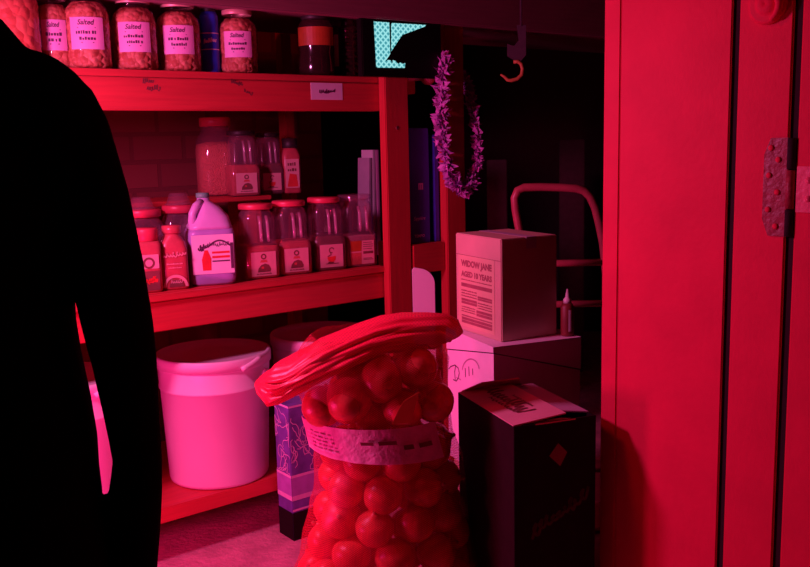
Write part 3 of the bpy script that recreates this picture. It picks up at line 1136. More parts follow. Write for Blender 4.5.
# upright white folders beside the post
for i, (px, col, lean, lab) in enumerate(((369, M['flap_grey'], .05, 'dull thin folder, furthest from the post of three upright ones'),
                                           (374, M['paper'], .03, 'pale middle folder of three upright ones by the post'),
                                           (379, M['jar_paper'], .0, 'brightest upright folder touching the shelf post'))):
    u, d = sx(px, 200, .24)
    z1 = on_v(px, 150 + (8 if i == 0 else 0), .24)[1]
    mb = MB()
    mb.slab([(0, 0, 0), (.0, .07, 0), (.0 + lean * .3, .07, z1 - H2), (lean * .3, 0, z1 - H2)], .008)
    mb.slab([(.0, .001, 0), (.004, .001, 0), (.004 + lean * .3, .001, z1 - H2), (lean * .3, .001, z1 - H2)], .003)
    tag(mb.build('folder', col, None, S(u, .24, H2 + .0005), TH), lab, 'folder', 'upright folders by the shelf post')

# blue binders in the narrow bay
zt = on_v(420, 128, NB_V + .02)[1]
b0, b1 = on_v(409.5, 200, NB_V + .02)[0], on_v(430, 200, NB_V + .02)[0]
t = thing('box_file', 'wide blue box file with pale emblem between the two posts', 'binder', S(b0, NB_V + .02, nbz + .0005), TH)
bw, bh = b1 - b0, zt - nbz
mb = MB()
mb.box((0, 0, 0), (bw, .13, bh), bev=.003)
mb.build('cover', M['binder'], t)
mb = MB()
mp = front_map(0, 0)


def bp_(px, py):
    uu, zz, _ = on_v(px, py, NB_V + .02)
    return uu - b0, zz - nbz


ex, ez = bp_(420.5, 186.5)
for k in (-1, 0, 1):
    mb.poly2(rect2(ex + k * .0075 - .0028, ez - .011, ex + k * .0075 + .0028, ez + .011), mp, 0, .001)
mb.poly2(rect2(ex - .0103, ez + .006, ex + .0103, ez + .011), mp, 0, .0012)
ex, ez = bp_(419.5, 219)
mb.build('emblem', M['white_ink'], t)
mb = MB()
mb.poly2(text2('Sapphire', .05, .016, ex, ez, .3), mp, 0, .001)
ex, ez = bp_(419.5, 236)
mb.build('spine_script', M['white_ink'], t)
mb = MB()
mb.poly2(text2('TEMPO', .044, .010, ex, ez, 0, .02), mp, 0, .001)
mb.build('spine_lettering', M['white_ink'], t)
b2, b3 = on_v(434.5, 200, NB_V + .02)[0], on_v(439.5, 200, NB_V + .02)[0]
mb = MB()
mb.box((0, 0, 0), (b3 - b2, .13, bh * .94), bev=.003)
tag(mb.build('blue_binder', M['binder2'], None, S(b2, NB_V + .02, nbz + .0005), TH), 'thin deep-blue binder squeezed against the second post', 'binder')

# lei garland hung on the second post
rnd = random.Random(4)
pp = [(444, 58), (442, 75), (441, 95), (441, 115), (441, 132), (444, 150), (448, 168), (454, 182), (461, 190), (468, 188), (473, 178), (477, 164), (477, 148), (476, 130), (474, 112), (471, 98), (466, 84), (460, 72), (452, 62)]
pts = []
for i, (px, py) in enumerate(pp):
    LY = (-0.088, -0.088, -0.086, -0.084, -0.084, -0.084)[i] if i < 6 else (-0.084 if i < 14 else (-0.06, -0.02, 0.02, 0.025, -0.02)[i - 14])
    u, z, _ = on_v(px, py, LY)
    pts.append(S(u, LY, z))
org = pts[0].copy()
t = thing('flower_lei', 'purple flower lei hung over the second post', 'garland', org)
mb = MB()
mb.tube([p - org for p in pts], .004, 8, closed=True)
mb.tube([Vector((0, 0, 0)), BV * .02], .003, 6)
mb.build('cord', M['petal'], t)
mb = MB()
for i in range(len(pts)):
    a, b = pts[i] - org, pts[(i + 1) % len(pts)] - org
    for k in range(5):
        c = a.lerp(b, k / 5)
        if c.y > 1e9:
            continue
        for q in range(9 if i < 11 else 7):
            d = Vector((rnd.gauss(0, 1), rnd.gauss(0, .7) - .3, rnd.gauss(0, 1))).normalized()
            s2 = d.cross(Vector((rnd.random(), rnd.random(), rnd.random()))).normalized()
            L_ = rnd.uniform(.018, .032) * (1.3 if i < 10 else 1.0)
            wd = rnd.uniform(.006, .011)
            e = d.cross(s2) * .004
            mb.add([c, c + d * L_ * .55 + s2 * wd + e, c + d * L_ + e * -1, c + d * L_ * .55 - s2 * wd + e], [[0, 1, 2, 3]], 0, True)
mb.build('petals', M['petal'], t)

# round red knob between the posts
p = on_v(428, 77, .0)
mb = MB()
mb.lathe([(0, -.026), (.016, -.022), (.026, -.008), (.027, .004), (.02, .018), (.008, .026), (0, .027)], 28, T=Matrix.Rotation(math.radians(90), 4, 'X'))
mb.tube([(0, .02, 0), (0, .101, 0)], .009, 10)
tag(mb.build('wooden_knob', M['truck'], None, S(p[0], .0, p[1]), TH), 'round red knob on the rail beside the purple lei', 'knob')


# ------------------------------------------------------------------ buckets on the bottom shelf
def bucket(label, px, wpx, v, hgt, latch=True):
    u, z, d = on_v(px, 400, v)
    r = wpx * d / FPX / 2
    loc = S(u, v, H3 + .0005)
    t = thing('bucket', label, 'bucket', loc, face_cam(loc), 'white plastic buckets on the bottom shelf')
    h = hgt
    mb = MB()
    mb.lathe([(0, .004), (r * .80, .004), (r * .82, 0), (r * .86, .003), (r * .875, .012), (r * .945, .74 * h), (r * .965, .745 * h), (r * .968, .76 * h), (r * .955, .765 * h), (r * .975, .93 * h)], 64, cap=(False, False))
    mb.build('bucket_body', M['white_plastic'], t)
    mb = MB()
    mb.lathe([(r * .96, .915 * h), (r * 1.0, .915 * h), (r * 1.005, .985 * h), (r * .99, h), (r * .94, h), (r * .92, .975 * h), (r * .5, .972 * h), (0, .97 * h)], 64, cap=(False, False))
    lid = mb.build('lid', M['white_plastic'], t)
    if latch:
        mb = MB()
        a0 = math.radians(-90 + 38)
        ptsx = [((r * 1.015) * math.cos(a0 + i * .07 - .2), (r * 1.015) * math.sin(a0 + i * .07 - .2), .925 * h + .004 * i) for i in range(7)]
        mb.tube(ptsx, .0075, 10)
        mb.build('tear_tab', M['white_plastic'], lid)
    mb = MB()
    an = math.radians(-90 + 62)
    ear = Vector((math.cos(an), math.sin(an), 0))
    mb.lathe([(.018, 0), (.018, .01), (.012, .013), (0, .013)], 20, T=Matrix.Translation(ear * r * .955 + Vector((0, 0, .83 * h))) @ ear.to_track_quat('Z', 'Y').to_matrix().to_4x4())
    mb.build('handle_ear', M['white_plastic'], t)
    mb = MB()
    hp = []
    for i in range(25):
        a = an + math.pi * i / 24
        hp.append((r * 1.0 * math.cos(a), r * 1.0 * math.sin(a), .83 * h - .10 * h * math.sin(math.pi * i / 24) * 0 - (.0 if i in (0, 24) else .02)))
    mb.tube(hp[:], .0028, 8)
    mb.build('wire_handle', M['grey'], t)
    return t


bucket('white lidded bucket standing in full view beside the onion sack', 216, 116, 0.155, 0.400)
bucket('white lidded bucket mostly hidden behind the onion sack', 325, 106, 0.160, 0.40, False)
bucket('white lidded bucket seen only through the gap under the figure\'s arm', 66, 120, 0.155, 0.400)


# ------------------------------------------------------------------ cartons on the right
def hit_line(px, py, C, d):
    """distance along direction d (from C) where the sight line meets the upright plane through C along d, and its height"""
    n = Vector((-d.y, d.x, 0))
    p = hit(px, py, C, n)
    return (p - C).dot(d), p.z


YW = math.radians(22)
E1, E2 = Vector((-math.sin(YW), math.cos(YW), 0)), Vector((math.cos(YW), math.sin(YW), 0))
C = at_y(493.5, 347, 2.28)
HW = C.z
C0 = Vector((C.x, C.y, 0))
l1 = hit_line(447, 322, C, E1)[0]
l2 = hit_line(580, 338, C, E2)[0]
print('white carton', C, l1, l2)
l1 = max(.2, l1)
zA, zL, zR = hit_line(491.5, 353, C, E1)[1], hit_line(447, 349.5, C, E1)[1], hit_line(580, 370, C, E2)[1]
# local frame: x along E2, y along E1
t = thing('white_carton', 'white printed carton with slanted lid seam under the brown box', 'carton', C0, YW)
zb = 0.30
zBk = zL + zR - zA
mb = MB()
vs = [(0, 0, zb), (l2, 0, zb), (l2, l1, zb), (0, l1, zb), (0, 0, zA), (l2, 0, zR), (l2, l1, zBk), (0, l1, zL)]
mb.add(vs, [[3, 2, 1, 0], [4, 5, 6, 7], [0, 1, 5, 4], [1, 2, 6, 5], [2, 3, 7, 6], [3, 0, 4, 7]])
mp = lambda x, y, o: (-o, l1 - x, y)   # left face: x measured from the far end towards the front corner
mbL = mb


def lf(px, py):
    d, z = hit_line(px, py, C, E1)
    return (l1 - d, z)


dl = [lf(449, 369), lf(451, 366.5), lf(455, 365), lf(458.5, 368), lf(459.5, 373), lf(458.5, 378), lf(456.5, 381), lf(453.5, 379.5)]
mb.poly2(stroke2(dl, .0032), mp, 1, .001)
mb.poly2(stroke2([lf(456, 364.8), lf(454.8, 372), lf(455.5, 380)], .003), mp, 1, .001)
for x0, y0, x1, y1 in ((465.5, 368, 465.8, 377), (469, 366.5, 469.4, 376), (472.8, 368.5, 473, 375)):
    mb.poly2(stroke2([lf(x0, y0), lf(x1, y1)], .0034), mp, 1, .001)
cx, cz = lf(469.5, 370)
arc = []
for i in range(20):
    a = math.radians(10 + 165 * i / 19)
    arc.append(lf(471 + 8.5 * math.cos(a), 371 - 12 * math.sin(a)))
mb.poly2(stroke2(arc, .004), mp, 2, .001)
mb.poly2(print2(lf(459, 378)[0], lf(459, 378.5)[1], .03, .004, 2), mp, 2, .001)
mb.build('carton_body', [M['white_card'], M['ink'], M['ink_faint']], t)
g = .0035
mb = MB()
o_ = .002
vs = [(-o_, -o_, zA + g), (l2 + o_, -o_, zR + g), (l2 + o_, l1 + o_, zBk + g), (-o_, l1 + o_, zL + g), (-o_, -o_, HW), (l2 + o_, -o_, HW), (l2 + o_, l1 + o_, HW), (-o_, l1 + o_, HW)]
mb.add(vs, [[3, 2, 1, 0], [4, 5, 6, 7], [0, 1, 5, 4], [1, 2, 6, 5], [2, 3, 7, 6], [3, 0, 4, 7]])
mb.build('lid', M['white_card'], t)
mb = MB()
mb.add([(.002, .002, zA - .004), (l2 - .002, .002, zR - .004), (l2 - .002, l1 - .002, zBk - .004), (.002, l1 - .002, zL - .004),
        (.002, .002, zA + .006), (l2 - .002, .002, zR + .006), (l2 - .002, l1 - .002, zBk + .006), (.002, l1 - .002, zL + .006)],
       [[3, 2, 1, 0], [4, 5, 6, 7], [0, 1, 5, 4], [1, 2, 6, 5], [2, 3, 7, 6], [3, 0, 4, 7]])
mb.build('seam', M['door_gap'], t)
t = thing('base_carton', 'plain brown carton at the bottom of the carton stack', 'carton', C0 + E1 * .01 + E2 * .01, YW)
mb = MB()
mb.box((0, 0, 0), (l2 - .02, l1 - .02, zb - .0005), bev=.003)
mb.build('carton_body', M['kraft'], t)
mb = MB()
mb.box((l2 / 2 - .03, -.0006, zb - .08), (l2 / 2 + .03, l1 - .019, zb + .0001))
mb.build('tape', M['kraft_panel'], t)

# brown spirits carton with printed panel
YK = math.radians(28)
K1, K2 = Vector((-math.sin(YK), math.cos(YK), 0)), Vector((math.cos(YK), math.sin(YK), 0))
K = at_z(501.5, 343, HW) + E1 * .004 + E2 * .003
kl1, kl2 = hit_line(456.5, 300, K, K1)[0], hit_line(557, 300, K, K2)[0]
kh = hit(501.5, 239.5, K, (0, 1, 0)).z - HW
print('kraft', K, kl1, kl2, kh)
kl1, kl2 = min(kl1, .34), min(kl2, .3)
t = thing('whiskey_carton', 'brown cardboard carton with printed panel on top of the white carton', 'carton', Vector((K.x, K.y, HW + .0005)), YK)
mb = MB()
mb.box((0, 0, 0), (kl2, kl1, kh), bev=.0025)
mb.build('carton_body', M['kraft'], t)
mb = MB()
mpk = lambda x, y, o: (-o, kl1 - x, y)


def rk(x0, y0, x1, y1):
    return rect2(x0 * kl1, y0 * kh, x1 * kl1, y1 * kh)


mb.poly2(rk(.06, .05, .86, .785), mpk, 0, .0009)
mb.poly2(rk(.01, .785, .99, .79), mpk, 1, .0012)
mb.poly2(text2('WIDOW JANE', .68 * kl1, .088 * kh, .47 * kl1, .695 * kh, 0, .05), mpk, 1, .0014)
mb.poly2(text2('AGED 10 YEARS', .68 * kl1, .062 * kh, .47 * kl1, .595 * kh, 0, .05), mpk, 1, .0014)
mb.poly2(print2(.47 * kl1, .535 * kh, .68 * kl1, .012 * kh, 3), mpk, 1, .0014)
mb.poly2(rk(.13, .462, .81, .50), mpk, 1, .0014)
rr = random.Random(3)
blocks = ((.13, .36, .48, .445, 0), (.5, .355, .81, .40, 1), (.13, .285, .48, .345, 1), (.5, .27, .81, .345, 0), (.13, .20, .45, .27, 0), (.47, .19, .81, .255, 1), (.13, .085, .81, .15, 1), (.13, .155, .81, .17, 1))
for (x0, y0, x1, y1, dk) in blocks:
    n = 2 if dk else 3
    for i in range(n):
        yy0 = y0 + (y1 - y0) * i / n
        yy1 = yy0 + (y1 - y0) / n * (.86 if dk else .55)
        if dk:
            mb.poly2(rk(x0, yy0, x1, yy1), mpk, 2, .0014)
        else:
            mb.poly2(print2((x0 + x1) / 2 * kl1, (yy0 + yy1) / 2 * kh, (x1 - x0) * kl1, (yy1 - yy0) * kh, i + int(y0 * 100)), mpk, 2, .0014)
mb.build('printed_panel', [M['kraft_panel'], M['kraft_ink'], M['kraft_ink']], t)
mb = MB()
mb.box((kl2 * .44, -.0005, kh - .03), (kl2 * .62, kl1 + .0005, kh + .0006))
mb.build('tape', M['flap_grey'], t)

# small white-tipped bottle behind it, standing on the white carton
p = at_z(573, 333, HW)
p = C0 + E2 * (l2 - .021) + E1 * .030
t = thing('glue_bottle', 'small dark red bottle with white nozzle behind the brown carton', 'bottle', Vector((p.x, p.y, HW + .0005)), 0)
hh = hit(571, 289, p, (0, 1, 0)).z - HW
mb = MB()
mb.lathe([(0, 0), (.017, 0), (.018, .004), (.018, hh * .62), (.012, hh * .70), (0, hh * .7)], 26)
mb.build('bottle_body', M['dark_red'], t)
mb = MB()
mb.lathe([(.011, hh * .7), (.011, hh * .78), (.006, hh * .82), (.002, hh), (0, hh)], 20)
mb.build('nozzle', M['white_plastic'], t)
mb = MB()
mb.poly2(rect2(.0, -hh * .22, .009, hh * .24, 3), cyl_map(.018, hh * .33), 0, .0008)
mb.build('label', M['paper'], t)

# black open carton in front
YB = math.radians(20)
B1, B2 = Vector((-math.sin(YB), math.cos(YB), 0)), Vector((math.cos(YB), math.sin(YB), 0))
BC = at_y(514, 427, 1.82)
HB = BC.z
bl1, bl2 = hit_line(458, 389, BC, B1)[0], hit_line(596, 409, BC, B2)[0]
print('black box', BC, bl1, bl2, 'door', DP)
bl1 = min(bl1, .36)
BC0 = Vector((BC.x, BC.y, 0))
t = thing('black_carton', 'tall black carton with half-closed printed flaps in front of the stack', 'carton', BC0, YB)
th = .004
mb = MB()
mb.box((0, 0, 0), (bl2, th, HB), 0)
mb.box((0, bl1 - th, 0), (bl2, bl1, HB), 0)
mb.box((0, th, 0), (th, bl1 - th, HB), 1)
mb.box((bl2 - th, th, 0), (bl2, bl1 - th, HB), 0)
mb.box((th, th, 0), (bl2 - th, bl1 - th, .004), 0)
mpf = front_map(0, 0)


def bfp(px, py):
    d, z = hit_line(px, py, BC, B2)
    return d, z


dia = [bfp(558, 443), bfp(567, 452), bfp(560, 466), bfp(549, 456)]
mb.poly2(blob2(dia), mpf, 2, .001)
a_, b_ = bfp(532, 527), bfp(585, 500)
mb.poly2(scrawl2((a_[0] + b_[0]) / 2, (a_[1] + b_[1]) / 2, abs(b_[0] - a_[0]), .03, 5, .007, 3, .5), mpf, 3, .001)
mb.build('carton_body', [M['black_card'], M['black_card_left'], mat('dull_pink_mark', (.22, .07, .08), .8), mat('dull_mark', (.05, .015, .018), .8)], t)


def loc_b(px, py, z):
    p = at_z(px, py, z) - BC0
    return Vector((p.dot(B2), p.dot(B1), z))


# left flap folded in, lifted a little at its free edge
fa, fb = Vector((0, .004, HB + .002)), Vector((0, bl1 - .004, HB + .002))
fw = .125
lift = .012
fc, fd = Vector((fw, bl1 - .004, HB + .002 + lift)), Vector((fw, .004, HB + .002 + lift))
mb = MB()
mb.slab([fa, fd, fc, fb], .003)
e_u = (fd - fa).normalized()
e_v = (fb - fa).normalized()
e_n = e_u.cross(e_v)
mpl = lambda x, y, o: fa + e_u * y + e_v * (bl1 - .004 - x) + e_n * (o + .0006)
lw_ = bl1
mb.poly2(scrawl2(lw_ * .45, fw * .52, lw_ * .62, fw * .34, 6, .0065, 14, 0), mpl, 1, .0006)
mb.poly2(scrawl2(lw_ * .52, fw * .34, lw_ * .42, fw * .12, 5, .004, 15, 0), mpl, 1, .0006)
mb.poly2(print2(lw_ * .55, fw * .72, lw_ * .34, fw * .06, 8), mpl, 1, .0006)
mb.build('flap', [M['flap'], M['ink_brown']], t)
# right flap, greyer
mb = MB()
ra, rb = Vector((bl2, .03, HB + .001)), Vector((bl2, bl1 - .004, HB + .001))
rc, rd = Vector((bl2 - .085, bl1 - .02, HB + .006)), Vector((bl2 - .085, .06, HB + .006))
mb.slab([ra, rb, rc, rd], .003)
mb.build('flap', M['flap_grey'], t)
# back flap standing a little up
mb = MB()
ba, bb = Vector((.01, bl1, HB)), Vector((bl2 - .03, bl1, HB))
mb.slab([ba, bb, bb + Vector((-.03, -.05, .03)), ba + Vector((.03, -.05, .03))], .003)
mb.build('flap', M['flap'], t)
# front flap pushed inside
mb = MB()
mb.slab([Vector((.05, 0, HB)), Vector((bl2 - .05, 0, HB)), Vector((bl2 - .06, .05, HB - .012)), Vector((.06, .05, HB - .012))], .003)
mb.build('flap', M['flap'], t)

# ------------------------------------------------------------------ hand truck behind the stack
HY = 2.86
hp = [(522, 262), (519.5, 232), (515.5, 210), (514.5, 198), (517.5, 190.5), (524, 187.5), (540, 187), (560, 187.5), (576, 188.5), (584, 191), (590, 197), (595, 208), (599, 224), (603, 244), (606, 275)]
HP = [at_y(px, py, HY) for px, py in hp]
HO = Vector(((HP[0].x + HP[-1].x) / 2, HY, 0))
t = thing('hand_truck', 'red tubular hand truck standing behind the carton stack', 'hand truck', HO)
Lb, Rb = HP[0] - HO, HP[-1] - HO
path = [Vector((Lb.x, Lb.y - .0, .12))] + [p - HO for p in HP] + [Vector((Rb.x, Rb.y, .12))]
mb = MB()
mb.tube(path, .0125, 14)
mb.build('frame', M['truck'], t)
for py, n_ in ((263, 0), (304, 1), (470, 2)):
    z = at_y(570, py, HY).z
    mb = MB()
    mb.tube([(Lb.x, Lb.y, z), (Rb.x, Rb.y, z)], .011, 12)
    mb.build('crossbar', M['truck'], t)
mb = MB()
mb.box((Lb.x - .03, -.22, .01), (Rb.x + .03, .0, .018))
mb.box((Lb.x - .03, -.008, .01), (Rb.x + .03, .008, .16))
mb.build('toe_plate', M['truck'], t)
for xx in (Lb.x - .05, Rb.x + .05):
    mb = MB()
    T = Matrix.Translation((xx - .02, .09, .10)) @ Matrix.Rotation(math.radians(90), 4, 'Y')
    mb.lathe([(.03, 0), (.085, .002), (.1, .01), (.1, .03), (.085, .038), (.03, .04)], 32, T=T)
    mb.build('wheel', M['rubber'], t)
mb = MB()
mb.tube([(Lb.x - .06, .09, .10), (Rb.x + .06, .09, .10)], .008, 10)
mb.build('axle', M['grey'], t)

# pale rounded board beside the post
p = at_y(426, 312, 2.72)
p0, p1 = at_y(413.5, 312, 2.72), at_y(435.5, 312, 2.72)
zt = at_y(420, 268, 2.72).z
wB = p1.x - p0.x
mb = MB()
out = [(0, 0), (wB, 0), (wB, zt - .05)] + [(wB - .05 + .05 * math.cos(a), zt - .05 + .048 * math.sin(a)) for a in [i * math.pi / 16 for i in range(1, 8)]] + [(wB - .055, zt), (.006, zt + .001), (0, zt - .006)]
mb.slab([(x, 0, z) for x, z in out], .012, n=Vector((0, -1, 0)))
t = thing('cutting_board', 'pale rounded board standing upright in front of the posts', 'board', Vector((p0.x, 2.72, 0)), math.radians(8))
mb.build('board_panel', M['white_plastic'], t)
mb = MB()
mb.slab([(x + .004, .0125, z - .002) for x, z in out], .006, n=Vector((0, -1, 0)))
mb.build('board_backing', M['grey'], t)

# hook and hanger, dim in the right-hand dark
HKY = 3.1
hk = [(513.5, 62), (517.5, 61.5), (521, 64), (522.5, 69), (521.5, 75), (517, 79), (511, 80.5), (507.5, 80), (504, 76.5), (500.5, 74.5)]
hk = [at_y(a, b, HKY) for a, b in hk]
ho = hk[0]
t = thing('wall_hook', 'curled orange hook hanging in the dark gap right of the lei', 'hook', ho)
mb = MB()
mb.tube([p - ho for p in hk], [.006] * 7 + [.0055, .0045, .003], 12)
mb.build('hook_arm', M['cord_orange'], t)
a, b = at_y(508, 22, HKY), at_y(523, 62, HKY)
mb = MB()
top = at_y(518, -8, HKY)
mb.slab([at_y(x, y, HKY) - ho for x, y in ((519, 63), (507.5, 56), (507.5, 44), (514, 46), (519, 40), (517, 25), (526, 25), (526, 55))], .012, n=Vector((0, -1, 0)))
mb.tube([at_y(521, 26, HKY) - ho, Vector((at_y(521, 26, HKY).x - ho.x, 0, 2.55 - ho.z))], .004, 8)
mb.build('hanger_plate', M['grey'], t)

# vague uprights at the back: two leaning boards and a dark crate
for px0, px1, pyt, yy, lab in ((487, 507, 160, 4.2, 'dark upright plank leaning in the gap behind the brown carton'), (560, 585, 140, 4.6, 'dark upright plank behind the hand truck handle')):
    a, b = at_y(px0, pyt, yy), at_y(px1, pyt, yy)
    mb = MB()
    mb.box((0, 0, 0), (b.x - a.x, .03, a.z), bev=.004)
    tag(mb.build('plank', M['ceiling'], None, Vector((a.x, yy, 0)), 0), lab, 'plank', 'planks in the dark gap')

# purple printed carton at the foot of the shelf
u, _, _ = on_v(291, 470, -0.105)
PA = S(u, -0.105, 0)
YP = TH
t = thing('purple_carton', 'purple carton with white crackle pattern beside the onion sack', 'carton', PA, YP)
P2, P1 = Vector((math.cos(YP), math.sin(YP), 0)), Vector((-math.sin(YP), math.cos(YP), 0))
pz = hit(277, 407, PA, (0, 1, 0)).z
fcw = .06
mb = MB()
pw, pd = .24, .085
mb.box((0, 0, 0), (pw, pd, pz), 0, bev=.002)
mp = front_map(0, 0)
k0 = hit(277, 500, PA, (0, 1, 0)).z / pz
mb.poly2(rect2(.0, pz * .30, pw, pz * .335), mp, 2, .0008)
mb.poly2(rect2(.0, pz * .335, pw, pz * .47), mp, 1, .0008)
mb.poly2(rect2(.0, pz * .47, pw, pz * .49), mp, 2, .0008)
mb.poly2(rect2(.0, pz * .22, pw, pz * .235), mp, 2, .0008)
mb.poly2(rect2(.0, pz * .985, pw, pz), mp, 2, .0008)
mb.poly2(rect2(.0, 0, pw, pz * .21), mp, 3, .0008)
mpL = lambda x, y, o: (-o, x, y)
rr = random.Random(9)
for i in range(74):
    side = i >= 52
    wmx = pd if side else pw
    x, z = rr.uniform(.005, wmx - .008), rr.uniform(.54, .93) * pz
    pts = [(x, z)]
    ang = rr.uniform(0, 6.28)
    for k in range(7):
        ang += rr.uniform(-.9, .9)
        x = min(max(x + .011 * math.cos(ang), .003), wmx - .003)
        z = min(max(z + .011 * math.sin(ang), .5 * pz), .97 * pz)
        pts.append((x, z))
    mb.poly2(stroke2(pts, .0026), mpL if side else mp, 2, .001)
for z0_, z1_, k_ in ((.30, .335, 2), (.335, .47, 1), (.47, .49, 2), (.985, 1.0, 2), (0, .21, 3)):
    mb.poly2(rect2(0, pz * z0_, pd, pz * z1_), mpL, k_, .0008)
mb.build('carton_body', [M['purple'], M['purple_light'], M['crackle'], M['black_card']], t)

# ------------------------------------------------------------------ onion sack
OB = at_y(386, 470, 2.04)
OC = Vector((OB.x, OB.y, 0))
t = thing('onion_sack', 'red net sack of onions with its top flopped to the left', 'sack', OC)
BK = 2.04 / 1.90


def ZT(z):
    return EYE - (EYE - z) * BK


prof = [(0.0, .16, .12), (.03, .21, .16), (.10, .228, .175)] + [(ZT(z), a * BK, b * 1.03) for z, a, b in ((.26, .204, .165), (.36, .180, .158), (.46, .160, .15), (.55, .150, .142), (.58, .148, .140), (.645, .148, .140), (.69, .160, .150), (.74, .160, .152), (.78, .145, .13), (.82, .10, .08))]
RAD = lambda z: (lambda i: tuple(prof[i][k] + (prof[i + 1][k] - prof[i][k]) * (z - prof[i][0]) / (prof[i + 1][0] - prof[i][0]) for k in (1, 2)))(max(i for i in range(len(prof) - 1) if prof[i][0] <= z))


def CXO(z):
    t = min(1, max(0, (z - .45) / .22))
    return -.016 + .023 * min(1, z / .4) - .034 * t * t * (3 - 2 * t)


fine = [i * (prof[-1][0] - .001) / 46 for i in range(46)]


def bulge(p, n):
    a = math.atan2(n.y, n.x)
    k = noise.noise((math.cos(a) * 2.2, math.sin(a) * 2.2, p.z * 14)) * .010 + noise.noise((math.cos(a) * 6, math.sin(a) * 6, p.z * 30)) * .004
    return p + n * k


mb = MB()
mb.loft([(z, RAD(z)[0] + .006, RAD(z)[1] + .006, 2.2, CXO(z), 0) for z in fine], 64, disp=bulge, cap=(True, False))
sack = mb.build('net_body', M['net'], t)
# gathered, flopped top: a wrinkled flattened bundle running from the lower left to the upper right
cs = [(263, 377, 5), (266, 378, 11), (272, 380, 18), (281, 380, 23), (292, 375, 24), (306, 366, 25), (321, 359, 25), (345, 349, 24), (368, 340, 22.5), (390, 334, 20), (415, 332, 19), (436, 332, 18), (446, 335, 14), (450, 337, 6)]
mb = MB()
vs, fs, SEG = [], [], 96
for i, (px, py, hh_) in enumerate(cs):
    c = at_y(px, py, 2.0) - OC
    hz = hh_ * 2.0 / FPX
    dp = .045 + .075 * math.sin(math.pi * min(1, (i + .3) / 11))
    for k in range(SEG):
        a = 2 * math.pi * k / SEG
        wr = .97 + .06 * math.sin(11 * a + 5 * noise.noise((i * .33, math.cos(a), math.sin(a)))) + .05 * math.sin(19 * a + i * .8) + .16 * noise.noise((i * .6, math.cos(a) * 3, math.sin(a) * 3))
        vs.append(c + Vector((.03 * math.sin(a) * (0.6 if i < 3 else 1), math.cos(a) * dp * wr, math.sin(a) * hz * wr)))
for i in range(len(cs) - 1):
    for k in range(SEG):
        a, b = i * SEG + k, i * SEG + (k + 1) % SEG
        fs.append([a, b, b + SEG, a + SEG])
fs += [list(range(SEG))[::-1], [(len(cs) - 1) * SEG + k for k in range(SEG)]]
mb.add(vs, fs, 0, True)
# loose skirt of netting draped from the bundle over the top onions
mb.build('gathered_top', M['net_top'], t)
# paper band round the sack
zb0, zb1 = at_y(330, 461, 1.9).z, at_y(330, 428, 1.9).z
mb = MB()
a0, a1, NB = math.radians(-167), math.radians(-42), 48
vs, fs = [], []
for i in range(NB + 1):
    a = a0 + (a1 - a0) * i / NB
    for j in range(5):
        z = zb0 + (zb1 - zb0) * j / 4 + .012 * (i / NB - .3) * (0 if j > 2 else -1.0)
        rx_, ry_ = RAD(z)
        k = .017 + .003 * noise.noise((i * .25, j * .6, 3))
        vs.append((math.cos(a) * (rx_ + k) + CXO(z), math.sin(a) * (ry_ + k), z))
for i in range(NB):
    for j in range(4):
        q = i * 5 + j
        fs.append([q, q + 5, q + 6, q + 1])
mb.add(vs, fs, 0, True)
zm = (zb0 + zb1) / 2


def bandmap(x, y, o):
    a = a0 + (a1 - a0) * x
    z = zb0 + (zb1 - zb0) * y
    rx_, ry_ = RAD(z)
    return (math.cos(a) * (rx_ + .022 + o) + CXO(z), math.sin(a) * (ry_ + .022 + o), z)


for i in range(5):
    mb.poly2(print2(.24, .72 - i * .12, .22, .06, 20 + i), bandmap, 1, .001)
mb.poly2(print2(.62, .62, .2, .14, 41) + print2(.84, .45, .18, .16, 43), bandmap, 2, .001)
mb.build('paper_band', [M['band'], M['white_ink'], M['ink_brown']], t)
# torn orange tag tucked over the band
mb = MB()
tg = [at_y(x, y, 1.868) - OC for x, y in ((392, 424), (411, 423), (416, 404), (419, 392), (404, 401), (399, 409))]
mb.slab(tg, .002, n=Vector((0, -1, 0)))
mb.build('torn_tag', M['orange'], t)


def onion_proto():
    o = thing('onion', 'x', 'onion', (0, 0, 0), 0, 'onions in the net sack')
    mb = MB()
    R = .043
    prof_ = [(0, -.040), (.008, -.0405), (.022, -.036), (.035, -.024), (.042, -.008), (.0435, .006), (.040, .02), (.031, .031), (.019, .038), (.010, .044), (.006, .05)]
    mb.lathe(prof_, 28, cap=(True, True))
    mb.build('bulb', M['onion'], o)
    mb = MB()
    mb.lathe([(.006, .048), (.0045, .053), (.0045, .057), (.002, .059)], 10)
    mb.build('stem', M['onion_tip'], o)
    return o


